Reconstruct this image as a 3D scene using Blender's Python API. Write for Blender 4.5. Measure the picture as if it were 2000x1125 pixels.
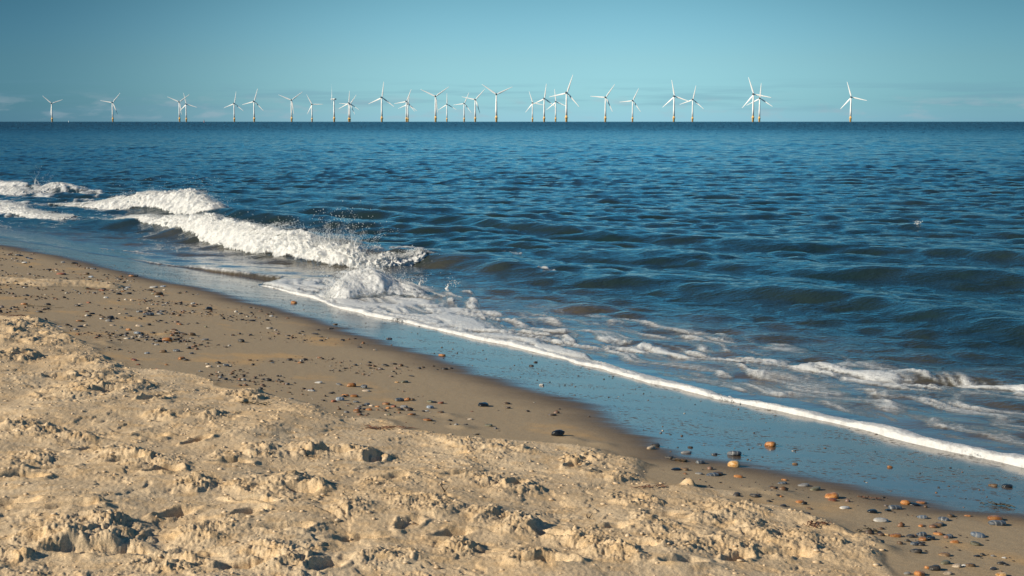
import bpy, bmesh, math, random
import numpy as np
from mathutils import Vector, Matrix

for o in list(bpy.data.objects):
    bpy.data.objects.remove(o, do_unlink=True)
SC = bpy.context.scene
COL = SC.collection
R = math.radians
rng = np.random.default_rng(7)
random.seed(7)

# ---------------------------------------------------------------- camera, light, exposure
CAM_H = 2.1                      # eye above the still water
FPX = 2778.0                     # 50 mm lens on a 2000 px wide frame
cam_d = bpy.data.cameras.new('camera')
cam_d.lens = 50.0
cam_d.sensor_width = 36.0
cam_d.clip_start = 0.1
cam_d.clip_end = 200000.0
cam = bpy.data.objects.new('camera', cam_d)
COL.objects.link(cam)
PITCH = math.atan(325.0 / FPX)
cam.location = (0, 0, CAM_H)
cam.rotation_euler = (math.pi / 2 - PITCH, 0, 0)
SC.camera = cam
SC.view_settings.view_transform = 'Standard'
SC.view_settings.look = 'None'
SC.view_settings.gamma = 1.0
SC.view_settings.exposure = 0.50
SC.render.film_transparent = False
SC.cycles.transparent_max_bounces = 40

SUN_EL, SUN_AZ = R(27), R(-112)  # azimuth measured from +Y (view direction) towards +X
sun_dir = Vector((math.sin(SUN_AZ) * math.cos(SUN_EL), math.cos(SUN_AZ) * math.cos(SUN_EL), math.sin(SUN_EL)))
sl = bpy.data.lights.new('sun', 'SUN')
sl.energy = 4.6
sl.angle = R(0.5)
sl.color = (1.0, 0.88, 0.70)
sun = bpy.data.objects.new('sun', sl)
sun.rotation_euler = sun_dir.to_track_quat('Z', 'Y').to_euler()
COL.objects.link(sun)

world = bpy.data.worlds.new('World')
SC.world = world
world.use_nodes = True
WN = world.node_tree
WN.nodes.clear()


class NT:
    """small helper to wire shader nodes"""
    def __init__(self, tree):
        self.t = tree

    def n(self, typ, ins=None, **props):
        nd = self.t.nodes.new(typ)
        for k, v in props.items():
            setattr(nd, k, v)
        for k, v in (ins or {}).items():
            sock = nd.inputs[k]
            if isinstance(v, bpy.types.NodeSocket):
                self.t.links.new(v, sock)
            else:
                sock.default_value = v
        return nd

    def math(self, op, a, b=0.0, c=0.0, clamp=False):
        return self.n('ShaderNodeMath', {0: a, 1: b, 2: c}, operation=op, use_clamp=clamp).outputs[0]

    def smooth(self, v, lo, hi, a=0.0, b=1.0):
        nd = self.n('ShaderNodeMapRange', {'Value': v, 'From Min': lo, 'From Max': hi, 'To Min': a, 'To Max': b},
                    interpolation_type='SMOOTHSTEP')
        return nd.outputs[0]

    def mix(self, f, a, b, blend='MIX'):
        nd = self.t.nodes.new('ShaderNodeMix')
        nd.data_type = 'RGBA'
        nd.blend_type = blend
        for i, v in ((0, f), (6, a), (7, b)):
            if isinstance(v, bpy.types.NodeSocket):
                self.t.links.new(v, nd.inputs[i])
            else:
                nd.inputs[i].default_value = v if i == 0 else (*v, 1.0)
        return nd.outputs[2]

    def noise(self, vec, scale, detail=3.0, rough=0.5, dist=0.0):
        return self.n('ShaderNodeTexNoise', {'Vector': vec, 'Scale': scale, 'Detail': detail, 'Roughness': rough,
                                             'Distortion': dist}).outputs[0]

    def mapping(self, vec, scale, rot=(0, 0, 0)):
        return self.n('ShaderNodeMapping', {'Vector': vec, 'Scale': scale, 'Rotation': rot}).outputs[0]

    def attr(self, name):
        return self.n('ShaderNodeAttribute', attribute_name=name).outputs['Fac']

    def ramp(self, f, stops):
        nd = self.n('ShaderNodeValToRGB', {0: f})
        el = nd.color_ramp.elements
        while len(el) < len(stops):
            el.new(0.5)
        for e, (p, c) in zip(el, stops):
            e.position = p
            e.color = (*c, 1.0)
        return nd.outputs[0]


w = NT(WN)
sky = w.n('ShaderNodeTexSky', sky_type='NISHITA')
sky.sun_disc = False
sky.sun_elevation = SUN_EL
sky.sun_rotation = SUN_AZ % (2 * math.pi)
sky.altitude = 0
sky.air_density = 1.0
sky.dust_density = 0.6
sky.ozone_density = 2.0
tc = w.n('ShaderNodeTexCoord')
sep = w.n('ShaderNodeSeparateXYZ', {0: tc.outputs['Generated']})
# colour grade of the clear sky by elevation: pale teal low down, deep blue higher up
el_tint = w.ramp(w.math('MAXIMUM', sep.outputs[2], 0.0), [
    (0.0, (0.290, 0.570, 0.920)), (0.013, (0.240, 0.480, 0.730)), (0.042, (0.222, 0.395, 0.540)), (0.085, (0.170, 0.310, 0.375)),
    (0.15, (0.150, 0.550, 0.670)), (0.30, (0.130, 0.490, 0.600)), (0.50, (0.110, 0.280, 0.440)), (0.80, (0.135, 0.200, 0.280))])
graded = w.mix(1.0, sky.outputs[0], el_tint, 'MULTIPLY')
graded = w.mix(1.0, graded, (3.0, 3.0, 3.0), 'MULTIPLY')
# lens vignette put into the sky colour: darker to either side of the view
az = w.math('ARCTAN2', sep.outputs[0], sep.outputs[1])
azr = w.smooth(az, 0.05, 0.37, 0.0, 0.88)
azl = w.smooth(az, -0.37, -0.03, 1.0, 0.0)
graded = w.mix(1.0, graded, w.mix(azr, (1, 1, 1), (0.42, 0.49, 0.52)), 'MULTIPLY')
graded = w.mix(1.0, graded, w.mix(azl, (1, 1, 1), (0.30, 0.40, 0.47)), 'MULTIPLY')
# faint pinkish cloud puffs low over the horizon
cv = w.mapping(w.n('ShaderNodeCombineXYZ', {0: az, 1: sep.outputs[2], 2: 0.0}).outputs[0], (1.0, 3.6, 1.0))
cn = w.noise(cv, 30.0, 4.0, 0.55)
band = w.math('MULTIPLY', w.smooth(sep.outputs[2], 0.0, 0.004), w.smooth(sep.outputs[2], 0.010, 0.022, 1.0, 0.0))
cm = w.math('MULTIPLY', w.smooth(cn, 0.50, 0.68), band)
graded = w.mix(w.math('MULTIPLY', cm, 0.36), graded, (4.2, 4.9, 5.6))
cn2 = w.noise(w.mapping(cv, (0.5, 2.4, 1.0)), 22.0, 3.0, 0.5)
band2 = w.math('MULTIPLY', w.smooth(sep.outputs[2], 0.004, 0.012), w.smooth(sep.outputs[2], 0.018, 0.032, 1.0, 0.0))
graded = w.mix(w.math('MULTIPLY', w.math('MULTIPLY', w.smooth(cn2, 0.45, 0.65), band2), 0.30), graded, (1.6, 3.2, 4.4))
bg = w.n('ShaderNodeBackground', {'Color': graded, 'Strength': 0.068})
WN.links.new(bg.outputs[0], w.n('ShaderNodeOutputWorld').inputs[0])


# ---------------------------------------------------------------- measuring: photo pixel -> point in the place
SLOPE = 0.085
U = np.array([-0.555, 0.832])    # along the shore, away from the camera
N = np.array([0.832, 0.555])     # out to sea
T0 = 7.35                        # still waterline


def base_t(t):
    t = np.asarray(t, float)
    z = SLOPE * (T0 - np.maximum(t, 3.0)) + 0.045 * np.clip(3.0 - t, 0, 40)
    return np.maximum(z, -3.0)


def ray(px, py):
    dx = (px - 1000.0) / FPX
    dz = -(py - 562.5) / FPX
    c, s = math.cos(PITCH), math.sin(PITCH)
    return dx, c + dz * s, dz * c - s


def at(px, py, z=None):
    """where the ray through a photo pixel meets level z, or the beach plane"""
    dx, dy, dz = ray(px, py)
    zz = 0.2 if z is None else z
    for _ in range(30):
        k = (zz - CAM_H) / dz
        x, y = dx * k, dy * k
        if z is not None:
            break
        zz = 0.5 * zz + 0.5 * float(base_t(x * N[0] + y * N[1]))
    return x, y, zz


def st(x, y):
    return x * U[0] + y * U[1], x * N[0] + y * N[1]


def xy(s, t):
    return s * U[0] + t * N[0], s * U[1] + t * N[1]


def st_line(pts, z=None):
    """photo polyline -> arrays (s sorted, t) for interpolation"""
    a = sorted(st(*at(px, py, z)[:2]) for px, py in pts)
    return np.array([p[0] for p in a]), np.array([p[1] for p in a])


def sm(x, a, b):
    q = np.clip((x - a) / (b - a), 0, 1)
    return q * q * (3 - 2 * q)


_ga = rng.random(4096) * 2 * math.pi
_GX, _GY = np.cos(_ga), np.sin(_ga)
_RX, _RY = rng.random(4096), rng.random(4096)


def _h(ix, iy, seed):
    h = (ix * 374761393 + iy * 668265263 + seed * 974634777) & 0xffffffff
    h = ((h ^ (h >> 13)) * 1274126177) & 0xffffffff
    return (h ^ (h >> 16)) & 4095


def perlin(x, y, seed=0):
    fx, fy = np.floor(x), np.floor(y)
    ix, iy = fx.astype(np.int64), fy.astype(np.int64)
    x, y = x - fx, y - fy
    u, v = x * x * x * (x * (x * 6 - 15) + 10), y * y * y * (y * (y * 6 - 15) + 10)

    def g(i, j):
        h = _h(ix + i, iy + j, seed)
        return _GX[h] * (x - i) + _GY[h] * (y - j)
    a, b, c, d = g(0, 0), g(1, 0), g(0, 1), g(1, 1)
    return ((a + u * (b - a)) * (1 - v) + (c + u * (d - c)) * v) * 1.5


def fbm(x, y, seed, oct=4, gain=0.5):
    s = 0
    a = 1.0
    for i in range(oct):
        s = s + a * perlin(x * 2 ** i, y * 2 ** i, seed + i * 17)
        a *= gain
    return s


def worley(x, y, seed=0):
    fx, fy = np.floor(x), np.floor(y)
    ix, iy = fx.astype(np.int64), fy.astype(np.int64)
    best = np.full(x.shape, 9.0)
    for i in (-1, 0, 1):
        for j in (-1, 0, 1):
            h = _h(ix + i, iy + j, seed)
            d = (fx + i + _RX[h] - x) ** 2 + (fy + j + _RY[h] - y) ** 2
            best = np.minimum(best, d)
    return np.sqrt(best)


def polydist(x, y, pts):
    """distance to a polyline and the running parameter 0..1 along it"""
    pts = np.asarray(pts, float)
    best = np.full(x.shape, 1e9)
    par = np.zeros(x.shape)
    n = len(pts) - 1
    for i in range(n):
        a, b = pts[i], pts[i + 1]
        d = b - a
        q = np.clip(((x - a[0]) * d[0] + (y - a[1]) * d[1]) / (d @ d), 0, 1)
        e = np.hypot(x - a[0] - q * d[0], y - a[1] - q * d[1])
        m = e < best
        best = np.where(m, e, best)
        par = np.where(m, (i + q) / n, par)
    return best, par


# ---------------------------------------------------------------- object helpers
def link(name, me, mat=None, parent=None, loc=None):
    o = bpy.data.objects.new(name, me)
    COL.objects.link(o)
    if mat is not None and me is not None:
        me.materials.append(mat)
    if parent is not None:
        o.parent = parent
    if loc is not None:
        o.location = loc
    return o


def tag(o, label=None, cat=None, group=None, kind=None):
    for k, v in (('label', label), ('category', cat), ('group', group), ('kind', kind)):
        if v:
            o[k] = v
    return o


def mesh_np(name, co, quads, smooth=True):
    me = bpy.data.meshes.new(name)
    co = np.ascontiguousarray(co, np.float32)
    f = np.ascontiguousarray(quads, np.int32)
    k = f.shape[1]
    me.vertices.add(len(co))
    me.vertices.foreach_set('co', co.ravel())
    me.loops.add(f.size)
    me.loops.foreach_set('vertex_index', f.ravel())
    me.polygons.add(len(f))
    me.polygons.foreach_set('loop_start', np.arange(0, f.size, k, dtype=np.int32))
    try:
        me.polygons.foreach_set('loop_total', np.full(len(f), k, np.int32))
    except Exception:
        pass
    me.update(calc_edges=True)
    me.polygons.foreach_set('use_smooth', np.full(len(f), smooth))
    me.update()
    return me


def set_attr(me, name, arr):
    a = me.attributes.new(name, 'FLOAT', 'POINT')
    a.data.foreach_set('value', np.ascontiguousarray(arr, np.float32).ravel())


def grid_faces(nr, nc, wrap=False):
    i = np.arange(nr - 1)[:, None]
    j = np.arange(nc if wrap else nc - 1)[None, :]
    j2 = (j + 1) % nc
    a = i * nc + j
    b = i * nc + j2
    return np.stack([a, b, b + nc, a + nc], -1).reshape(-1, 4)


def new_mat(name):
    m = bpy.data.materials.new(name)
    m.use_nodes = True
    nt = NT(m.node_tree)
    bsdf = m.node_tree.nodes['Principled BSDF']
    return m, nt, bsdf


def radii(segs):
    out = []
    for a, b, k in segs:
        r = a
        while r < b:
            out.append(r)
            r *= 1 + k
    out.append(segs[-1][1])
    return np.array(out)


def columns(half, step):
    fine = np.arange(-half, half + step, step)
    side = []
    a, d = fine[-1], step
    while a < math.pi - 0.06:
        d = min(d * 1.35, 0.06)
        a += d
        side.append(a)
    side = np.array([q for q in side if q < math.pi - 0.02])
    return np.concatenate([-side[::-1], fine, side])     # bearing from +Y, positive to the right


# ---------------------------------------------------------------- shorelines measured from the photo
# edge of the swash, in world (s, t)
EDGE = st_line([(2300, 985), (2150, 948), (2000, 912), (1900, 893), (1800, 869), (1740, 855), (1680, 838), (1600, 818), (1500, 800),
                (1400, 781), (1330, 763), (1275, 752), (1240, 739), (1180, 722), (1125, 712), (1108, 703), (1040, 683), (960, 668), (880, 650),
                (800, 634), (720, 618), (660, 600), (628, 588), (612, 579)], 0.0)
EDGE_L = st_line([(600, 553), (540, 541), (470, 532), (400, 526), (330, 520), (240, 508), (120, 490), (0, 474), (-300, 452), (-900, 420)], 0.0)
S_JUMP = 17.35


def edge_t(s):
    a = np.interp(s, *EDGE)
    b = np.interp(s, *EDGE_L)
    k = sm(s, S_JUMP - 0.25, S_JUMP + 0.35)
    wob = 0.085 * perlin(s * 1.1, s * 0 + 3.3, 5) + 0.018 * perlin(s * 5.0, s * 0 + 1.3, 6)
    return a * (1 - k) + b * k + wob


WET = st_line([(2300, 1050), (2000, 1003), (1880, 995), (1700, 962), (1560, 935), (1440, 905), (1300, 893), (1275, 872), (1240, 835),
               (1160, 800), (1050, 768), (950, 735), (850, 702), (740, 668), (640, 632), (500, 592), (400, 565),
               (300, 545), (200, 520), (100, 498), (0, 478), (-300, 455), (-900, 422)])
DRY = st_line([(1790, 1200), (1745, 1125), (1735, 1085), (1640, 1035), (1560, 1000), (1480, 985), (1400, 968), (1310, 950), (1240, 905), (1180, 880),
               (1050, 868), (900, 858), (800, 842), (700, 815), (600, 795), (520, 775), (420, 745), (330, 728), (250, 712),
               (180, 682), (130, 650), (60, 625), (0, 615), (-200, 590), (-600, 540)])


def wet_t(s):
    return np.interp(s, *WET) + 0.05 * perlin(s * 0.9, s * 0 + 7.7, 8)


def dry_t(s):
    return np.interp(s, *DRY)


# ---------------------------------------------------------------- the beach
# mounds of thrown-up sand: photo pixel, half width px, height m
MOUNDS = [(1440, 1010, 60, 0.060), (1500, 1052, 80, 0.055), (1580, 1062, 60, 0.045), (1390, 1030, 40, 0.03), (1683, 1062, 34, 0.045),
          (1630, 1065, 22, 0.035),
          (1338, 950, 20, 0.065), (1160, 898, 45, 0.045), (1215, 938, 38, 0.05), (1100, 905, 40, 0.03), (960, 880, 70, 0.045),
          (900, 870, 30, 0.03), (470, 772, 42, 0.06), (500, 782, 26, 0.035), (200, 712, 55, 0.055), (185, 735, 60, 0.05),
          (230, 760, 80, 0.05), (40, 640, 70, 0.08), (90, 672, 55, 0.05), (20, 665, 45, 0.05), (35, 700, 55, 0.06), (80, 850, 60, 0.06), (130, 862, 50, 0.05),
          (30, 835, 40, 0.05), (225, 890, 55, 0.055), (280, 905, 50, 0.04), (440, 890, 40, 0.04), (560, 948, 60, 0.055), (500, 958, 60, 0.05),
          (640, 955, 45, 0.04), (530, 885, 50, 0.045), (600, 888, 40, 0.05), (690, 885, 60, 0.05), (960, 945, 55, 0.05), (1000, 960, 50, 0.04),
          (420, 1040, 70, 0.05), (160, 1045, 90, 0.075), (240, 1060, 60, 0.07), (40, 1085, 60, 0.05), (700, 1010, 60, 0.04),
          (820, 990, 70, 0.05), (930, 1010, 60, 0.05), (1000, 1030, 70, 0.05), (1150, 1060, 70, 0.055), (1190, 1090, 60, 0.06),
          (880, 1070, 50, 0.04), (1060, 1100, 70, 0.04), (1290, 1040, 60, 0.035), (1250, 985, 60, 0.03), (330, 1105, 80, 0.03),
          (560, 1090, 90, 0.04), (110, 770, 70, 0.045), (330, 815, 40, 0.03), (420, 818, 36, 0.03), (330, 905, 40, 0.04), (760, 1090, 60, 0.04),
          (60, 900, 60, 0.03), (740, 950, 40, 0.035), (390, 955, 50, 0.04), (1340, 1080, 70, 0.04), (1400, 1075, 60, 0.04)]
MOUNDS_W = []
for px, py, wpx, hh in MOUNDS:
    x, y, z = at(px, py)
    d = math.hypot(x, y)
    MOUNDS_W.append((x, y, wpx / FPX * d, hh))
# the low drift of pale sand lying on the shingle at the far left
DRIFT = [at(-120, 548)[:2], at(0, 551)[:2], at(60, 554)[:2], at(120, 556)[:2], at(185, 558)[:2]]
# small heaps of damp sand below the dry bank
DAMP = [(330, 655, 26, .02), (140, 668, 22, .03), (200, 672, 40, .02), (800, 818, 40, .018), (905, 835, 26, .02), (1340, 958, 36, .02),
        (880, 812, 30, .012), (1180, 870, 30, .01), (1730, 1075, 45, .022), (1600, 1025, 60, .016), (240, 604, 30, .012), (1120, 860, 40, .012), (60, 632, 90, .02),
        (1500, 965, 70, .018)]
DAMP_W = []
for px, py, wpx, hh in DAMP:
    x, y, z = at(px, py)
    DAMP_W.append((x, y, wpx / FPX * math.hypot(x, y), hh))
# footprints and scoops: photo pixel, length m, width m, heading deg, depth m
FEET = [(190, 1078, .42, .17, 10, .05), (320, 925, .20, .12, 30, .06), (500, 985, .26, .10, -20, .05), (285, 855, .24, .10, 15, .045), (385, 862, .20, .09, 60, .05),
        (650, 885, .22, .09, 10, .045), (730, 895, .22, .10, 80, .04), (455, 905, .20, .10, 20, .04), (345, 1005, .22, .10, 50, .04), (590, 965, .2, .10, 0, .05),
        (1010, 955, .20, .09, 70, .05), (905, 935, .24, .10, 20, .035), (1075, 1050, .22, .09, -30, .045), (1190, 1040, .2, .08, 20, .04), (1065, 1108, .24, .09, 10, .05),
        (880, 1045, .22, .09, 40, .04), (40, 935, .26, .11, 15, .05), (100, 915, .22, .10, 25, .04), (15, 985, .26, .1, 5, .04), (300, 780, .24, .10, 60, .06),
        (210, 770, .26, .12, 20, .06), (110, 740, .22, .10, 30, .04), (60, 655, .24, .13, 10, .09), (30, 700, .24, .10, 30, .06), (130, 1000, .28, .1, 20, .035),
        (1180, 930, .18, .08, 10, .035), (700, 1055, .25, .1, 20, .03), (480, 1010, .22, .09, 40, .04), (560, 1040, .24, .1, 10, .03), (640, 1110, .26, .1, 60, .03),
        (480, 1110, .26, .1, 25, .04), (330, 1095, .30, .1, -15, .03), (770, 940, .2, .09, 30, .03), (1290, 1010, .22, .09, 20, .03), (960, 1080, .2, .08, 0, .035),
        (1440, 1095, .2, .09, 50, .04), (1340, 1110, .22, .1, 20, .03), (880, 885, .2, .08, 0, .03), (1120, 915, .18, .08, 60, .04), (430, 820, .3, .1, 15, .025),
        (170, 880, .2, .1, 45, .05), (245, 905, .18, .08, 15, .045), (800, 1030, .2, .1, 70, .03), (1240, 1080, .2, .09, 20, .04), (1530, 1085, .24, .1, 10, .025)]
FEET_W = []
for px, py, L, W, hd, dp in FEET:
    x, y, z = at(px, py)
    FEET_W.append((x, y, L, W, R(hd), dp))
frng = np.random.default_rng(23)
for k in range(90):                                   # more prints further up and along the beach
    s_, t_ = frng.uniform(-6, 22), frng.uniform(-7, 3.2)
    x, y = xy(s_, t_)
    px_in = y > 3 and abs(x / y) < 0.40 and math.hypot(x, y) > 4.4
    if px_in and frng.random() < 0.62:
        continue
    FEET_W.append((x, y, frng.uniform(.2, .3), frng.uniform(.08, .12), frng.uniform(0, 6.28), frng.uniform(.025, .05)))


def beach(x, y, detail=True):
    """height of the sand, dryness 0..1 and wetness 0..1 at world x, y"""
    s, t = st(x, y)
    z = base_t(t)
    wx = x + 0.10 * perlin(x * 2.1, y * 2.1, 40)
    wy = y + 0.10 * perlin(x * 2.1, y * 2.1, 41)
    wx = wx + 0.022 * fbm(x * 11, y * 11, 38, 2)
    wy = wy + 0.022 * fbm(x * 11, y * 11, 39, 2)
    bd = dry_t(s) + 0.16 * fbm(x * 1.6, y * 1.6, 42, 3)
    dry = sm(bd - t, -0.03, 0.10)
    ddist = polydist(x, y, DRIFT)[0] + 0.12 * fbm(x * 1.8, y * 1.8, 43, 3)
    drift = 1 - sm(ddist, 0.22, 0.34)
    lip = sm(bd - t, -0.05, 0.10) * np.exp(-np.clip(bd - t, 0, 9) / 0.35)
    wt = wet_t(s) + 0.10 * fbm(x * 0.5, y * 1.4, 44, 3)
    # low levels of the swash plain
    z = z + 0.0035 * fbm(x * 0.8, y * 0.8, 46, 2) * sm(7.6 - t, 0, 1.5)
    z = z + dry * (0.022 * fbm(wx * 0.9, wy * 0.9, 47, 2) + 0.016 * fbm(wx * 2.5, wy * 2.5, 48, 2) + 0.012) + 0.012 * lip
    z = z + drift * (0.05 * (1 - sm(ddist, -0.1, 0.36)) + 0.01)
    for mx, my, mw, mh in DAMP_W:
        q = ((x - mx) ** 2 + (y - my) ** 2) / (mw * mw)
        m = q < 9
        z = z + np.where(m, mh * np.exp(-q * 1.6) * (1 + .5 * perlin(x * 9, y * 9, 49)), 0)
    if not detail:
        return z, np.maximum(dry, drift), sm(t - wt, -0.15, 0.25)
    # disturbed, cloddy sand
    near = (np.hypot(x, y) < 40)
    M = sm(fbm(wx * 1.5, wy * 1.9, 50, 3, 0.6) + 0.30 * lip, 0.16, 0.48)
    hm = np.zeros_like(z)
    mk = np.zeros_like(z)
    for mx, my, mw, mh in MOUNDS_W:
        q = np.sqrt(((wx - mx) / (mw * 1.15)) ** 2 + ((wy - my) / (mw * 1.5)) ** 2)
        g = 1 - sm(q, 0.0, 1.1)
        hm = np.maximum(hm, 0.46 * mh * g)
        mk = np.maximum(mk, 1 - sm(q, 0.55, 1.1))
    M = np.maximum(M * 0.55, mk * 0.9) * np.maximum(dry, mk * 0.9)
    M = np.maximum(M, drift * 0.8)
    n1 = fbm(wx * 8.0, wy * 8.0, 51, 2)
    c1 = 1 - np.clip(worley(x * 15 + 1.2 * perlin(x * 20, y * 20, 60), y * 15 + 1.2 * perlin(x * 20, y * 20, 61), 52), 0, 1)
    c2 = 1 - np.clip(worley(x * 33 + perlin(x * 40, y * 40, 62), y * 33, 53), 0, 1)
    c3 = 1 - np.clip(worley(x * 75, y * 75, 54), 0, 1)
    gate = sm(perlin(x * 5, y * 5, 55) + 0.3 * perlin(x * 13, y * 13, 56), -0.15, 0.35)
    gate2 = sm(perlin(x * 7, y * 7, 57), -0.2, 0.35)
    clod = 0.006 * n1 + 0.010 * c1 * gate + 0.010 * c2 * gate2 + 0.0055 * c3
    z = z + hm * (0.8 + 0.35 * n1) + M * (clod - 0.006) * (0.8 + 0.6 * mk)
    # overhanging-looking crust steps: terraces broken by noise
    stp = fbm(wx * 3.1, wy * 3.1, 58, 4, 0.55)
    z = z + dry * 0.007 * sm(stp, 0.03, 0.10) * M - dry * 0.006 * sm(stp, 0.30, 0.36)
    # footprints
    for fx, fy, L, W, hd, dp in FEET_W:
        ca, sa = math.cos(hd), math.sin(hd)
        m = (np.abs(x - fx) < L) & (np.abs(y - fy) < L)
        if not m.any():
            continue
        xx, yy = x[m] - fx, y[m] - fy
        a = (xx * ca + yy * sa) / (L * 0.5)
        b = (-xx * sa + yy * ca) / (W * 0.5 * (1 + 0.22 * a))
        q = np.sqrt(a * a + b * b) + 0.22 * perlin(x[m] * 11, y[m] * 11, 59) + 0.1 * perlin(x[m] * 31, y[m] * 31, 63)
        pit = 1 - sm(q, 0.55, 1.0)
        rim = np.exp(-((q - 1.22) / 0.22) ** 2) * (0.6 + 0.9 * np.clip(perlin(x[m] * 14, y[m] * 14, 64), -0.5, 1))
        z[m] = z[m] - 0.9 * dp * pit * (0.8 + 0.2 * a) + 0.35 * dp * rim * dry[m]
        M[m] = M[m] * (1 - 0.8 * pit) + rim * 0.3
    # crumbs and grains on all dry sand, hardly any on the damp plain
    z = z + near * (dry + drift * (1 - dry)) * (0.0022 * fbm(x * 45, y * 45, 65, 2) + (0.3 + M) * (0.0040 * np.clip(c3 - 0.45, 0, 1) + 0.006 * np.clip(c2 - 0.55, 0, 1)))
    z = z + near * (1 - np.maximum(dry, drift)) * 0.0012 * fbm(x * 14, y * 30, 66, 2) * sm(wt - t, -0.1, 0.6)
    # small crumb relief of coarse bits among the shingle
    return z, np.maximum(np.maximum(dry, drift), mk * 0.9), sm(t - wt, -0.85, 0.42)


def build_beach():
    rr = radii([(0.4, 3.6, 0.09), (3.6, 4.5, 0.012), (4.5, 26, 0.0019), (26, 60, 0.006), (60, 400, 0.06), (400, 60000, 0.3)])
    aa = columns(0.375, 0.00078)
    rg, ag = np.meshgrid(rr, aa, indexing='ij')
    x, y = (rg * np.sin(ag)).ravel(), (rg * np.cos(ag)).ravel()
    s, t = st(x, y)
    z = base_t(t)
    dry = (t < 3).astype(float)
    wet = (t > 6).astype(float)
    m = (np.hypot(x, y) < 60) & (t < 9.5)
    z[m], dry[m], wet[m] = beach(x[m], y[m])
    z = np.minimum(z, 2.6 + 0 * z)
    # dunes of the land behind, out of the picture
    far = (t < -8)
    z[far] = z[far] + 0.5 * sm(-t[far], 8, 25) * (1 + perlin(x[far] * 0.07, y[far] * 0.07, 70))
    co = np.stack([x, y, z], -1)
    nr, nc = len(rr), len(aa)
    f = grid_faces(nr, nc, wrap=True)
    me = mesh_np('beach', co, f)
    set_attr(me, 'dry', dry)
    set_attr(me, 'wet', wet)
    return me


m_sand, g, b = new_mat('sand')
geo = g.n('ShaderNodeNewGeometry')
pos = geo.outputs['Position']
dry_a, wet_a = g.attr('dry'), g.attr('wet')
big = g.noise(pos, 1.3, 4, 0.55)
mid = g.noise(pos, 9.0, 4, 0.6)
grain = g.noise(pos, 420.0, 2, 0.6)
grain2 = g.noise(pos, 130.0, 3, 0.6)
dryc = g.mix(g.smooth(big, 0.35, 0.65), (0.56, 0.42, 0.26), (0.61, 0.475, 0.31))
dryc = g.mix(g.smooth(mid, 0.42, 0.70), dryc, (0.56, 0.395, 0.22))
dampc = g.mix(g.smooth(g.noise(g.mapping(pos, (1, 1, 1), (0, 0, 0.98)), 1.7, 4, 0.55), 0.52, 0.72), (0.350, 0.268, 0.168), (0.47, 0.31, 0.15))
wetc = g.mix(g.smooth(mid, 0.3, 0.7), (0.088, 0.066, 0.048), (0.120, 0.090, 0.064))
c = g.mix(g.smooth(dry_a, 0.15, 0.75), dampc, dryc)
c = g.mix(g.smooth(g.math('ADD', wet_a, g.math('MULTIPLY', g.math('SUBTRACT', big, 0.5), 0.25)), 0.05, 0.80), c, wetc)
sp = g.math('MULTIPLY', g.smooth(grain, 0.38, 0.62, 0.72, 1.24), g.smooth(grain2, 0.3, 0.7, 0.86, 1.13))
c = g.mix(1.0, c, g.n('ShaderNodeCombineColor', {0: sp, 1: sp, 2: sp}).outputs[0], 'MULTIPLY')
g.t.links.new(c, b.inputs['Base Color'])
# a film of water on the wet part: mirror-smooth, broken by stretched streaks and little pits
streak = g.noise(g.mapping(pos, (0.55, 3.2, 1.0), (0, 0, 0.40)), 1.6, 4, 0.6)
pits = g.n('ShaderNodeTexVoronoi', {'Vector': g.mapping(pos, (9.0, 15.0, 1.0), (0, 0, 0.4)), 'Scale': 1.6, 'Randomness': 1.0}).outputs['Distance']
pitn = g.noise(g.mapping(pos, (0.7, 2.2, 1.0), (0, 0, 0.4)), 1.8, 4, 0.6)
pits2 = g.n('ShaderNodeTexVoronoi', {'Vector': g.mapping(pos, (7.0, 17.0, 1.0), (0, 0, 0.3)), 'Scale': 3.6, 'Randomness': 1.0}).outputs['Distance']
pit_m = g.math('MAXIMUM', g.math('MULTIPLY', g.smooth(pits, 0.18, 0.32, 1.0, 0.0), g.smooth(pitn, 0.44, 0.60)), g.math('MULTIPLY', g.smooth(pits2, 0.14, 0.34, 0.9, 0.0), g.smooth(pitn, 0.42, 0.58)))
streak2 = g.noise(g.mapping(pos, (0.9, 9.0, 1.0), (0, 0, 0.40)), 2.6, 4, 0.65)
film = g.smooth(g.math('ADD', wet_a, g.math('ADD', g.math('MULTIPLY', g.math('SUBTRACT', streak, 0.5), 0.45), g.math('MULTIPLY', g.math('SUBTRACT', streak2, 0.5), 0.22))), 0.42, 1.0)
film0 = film
film = g.math('MULTIPLY', film, g.math('SUBTRACT', 1.0, g.math('MULTIPLY', pit_m, g.smooth(film0, 0.5, 0.95))))
rough = g.smooth(film, 0.0, 1.0, 0.80, 0.13)
rough = g.math('ADD', rough, g.math('MULTIPLY', g.math('MULTIPLY', dry_a, 0.15), 1.0))
g.t.links.new(rough, b.inputs['Roughness'])
b.inputs['IOR'].default_value = 1.36
spec = g.smooth(film, 0.0, 1.0, 0.25, 0.62)
g.t.links.new(spec, b.inputs['Specular IOR Level'])
bh = g.math('ADD', g.math('MULTIPLY', grain2, 0.55), g.math('MULTIPLY', grain, 0.25))
bh = g.math('ADD', g.math('MULTIPLY', bh, g.smooth(film, 0.0, 0.8, 1.0, 0.10)), g.math('MULTIPLY', pit_m, -0.25))
bump = g.n('ShaderNodeBump', {'Strength': g.smooth(dry_a, 0.0, 0.6, 0.35, 0.85), 'Distance': 0.006, 'Height': bh})
g.t.links.new(bump.outputs[0], b.inputs['Normal'])

beach_o = link('beach', build_beach(), m_sand)
tag(beach_o, kind='structure', label='sandy beach, dry and trampled near the viewer, damp and smooth towards the water', cat='beach')

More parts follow.
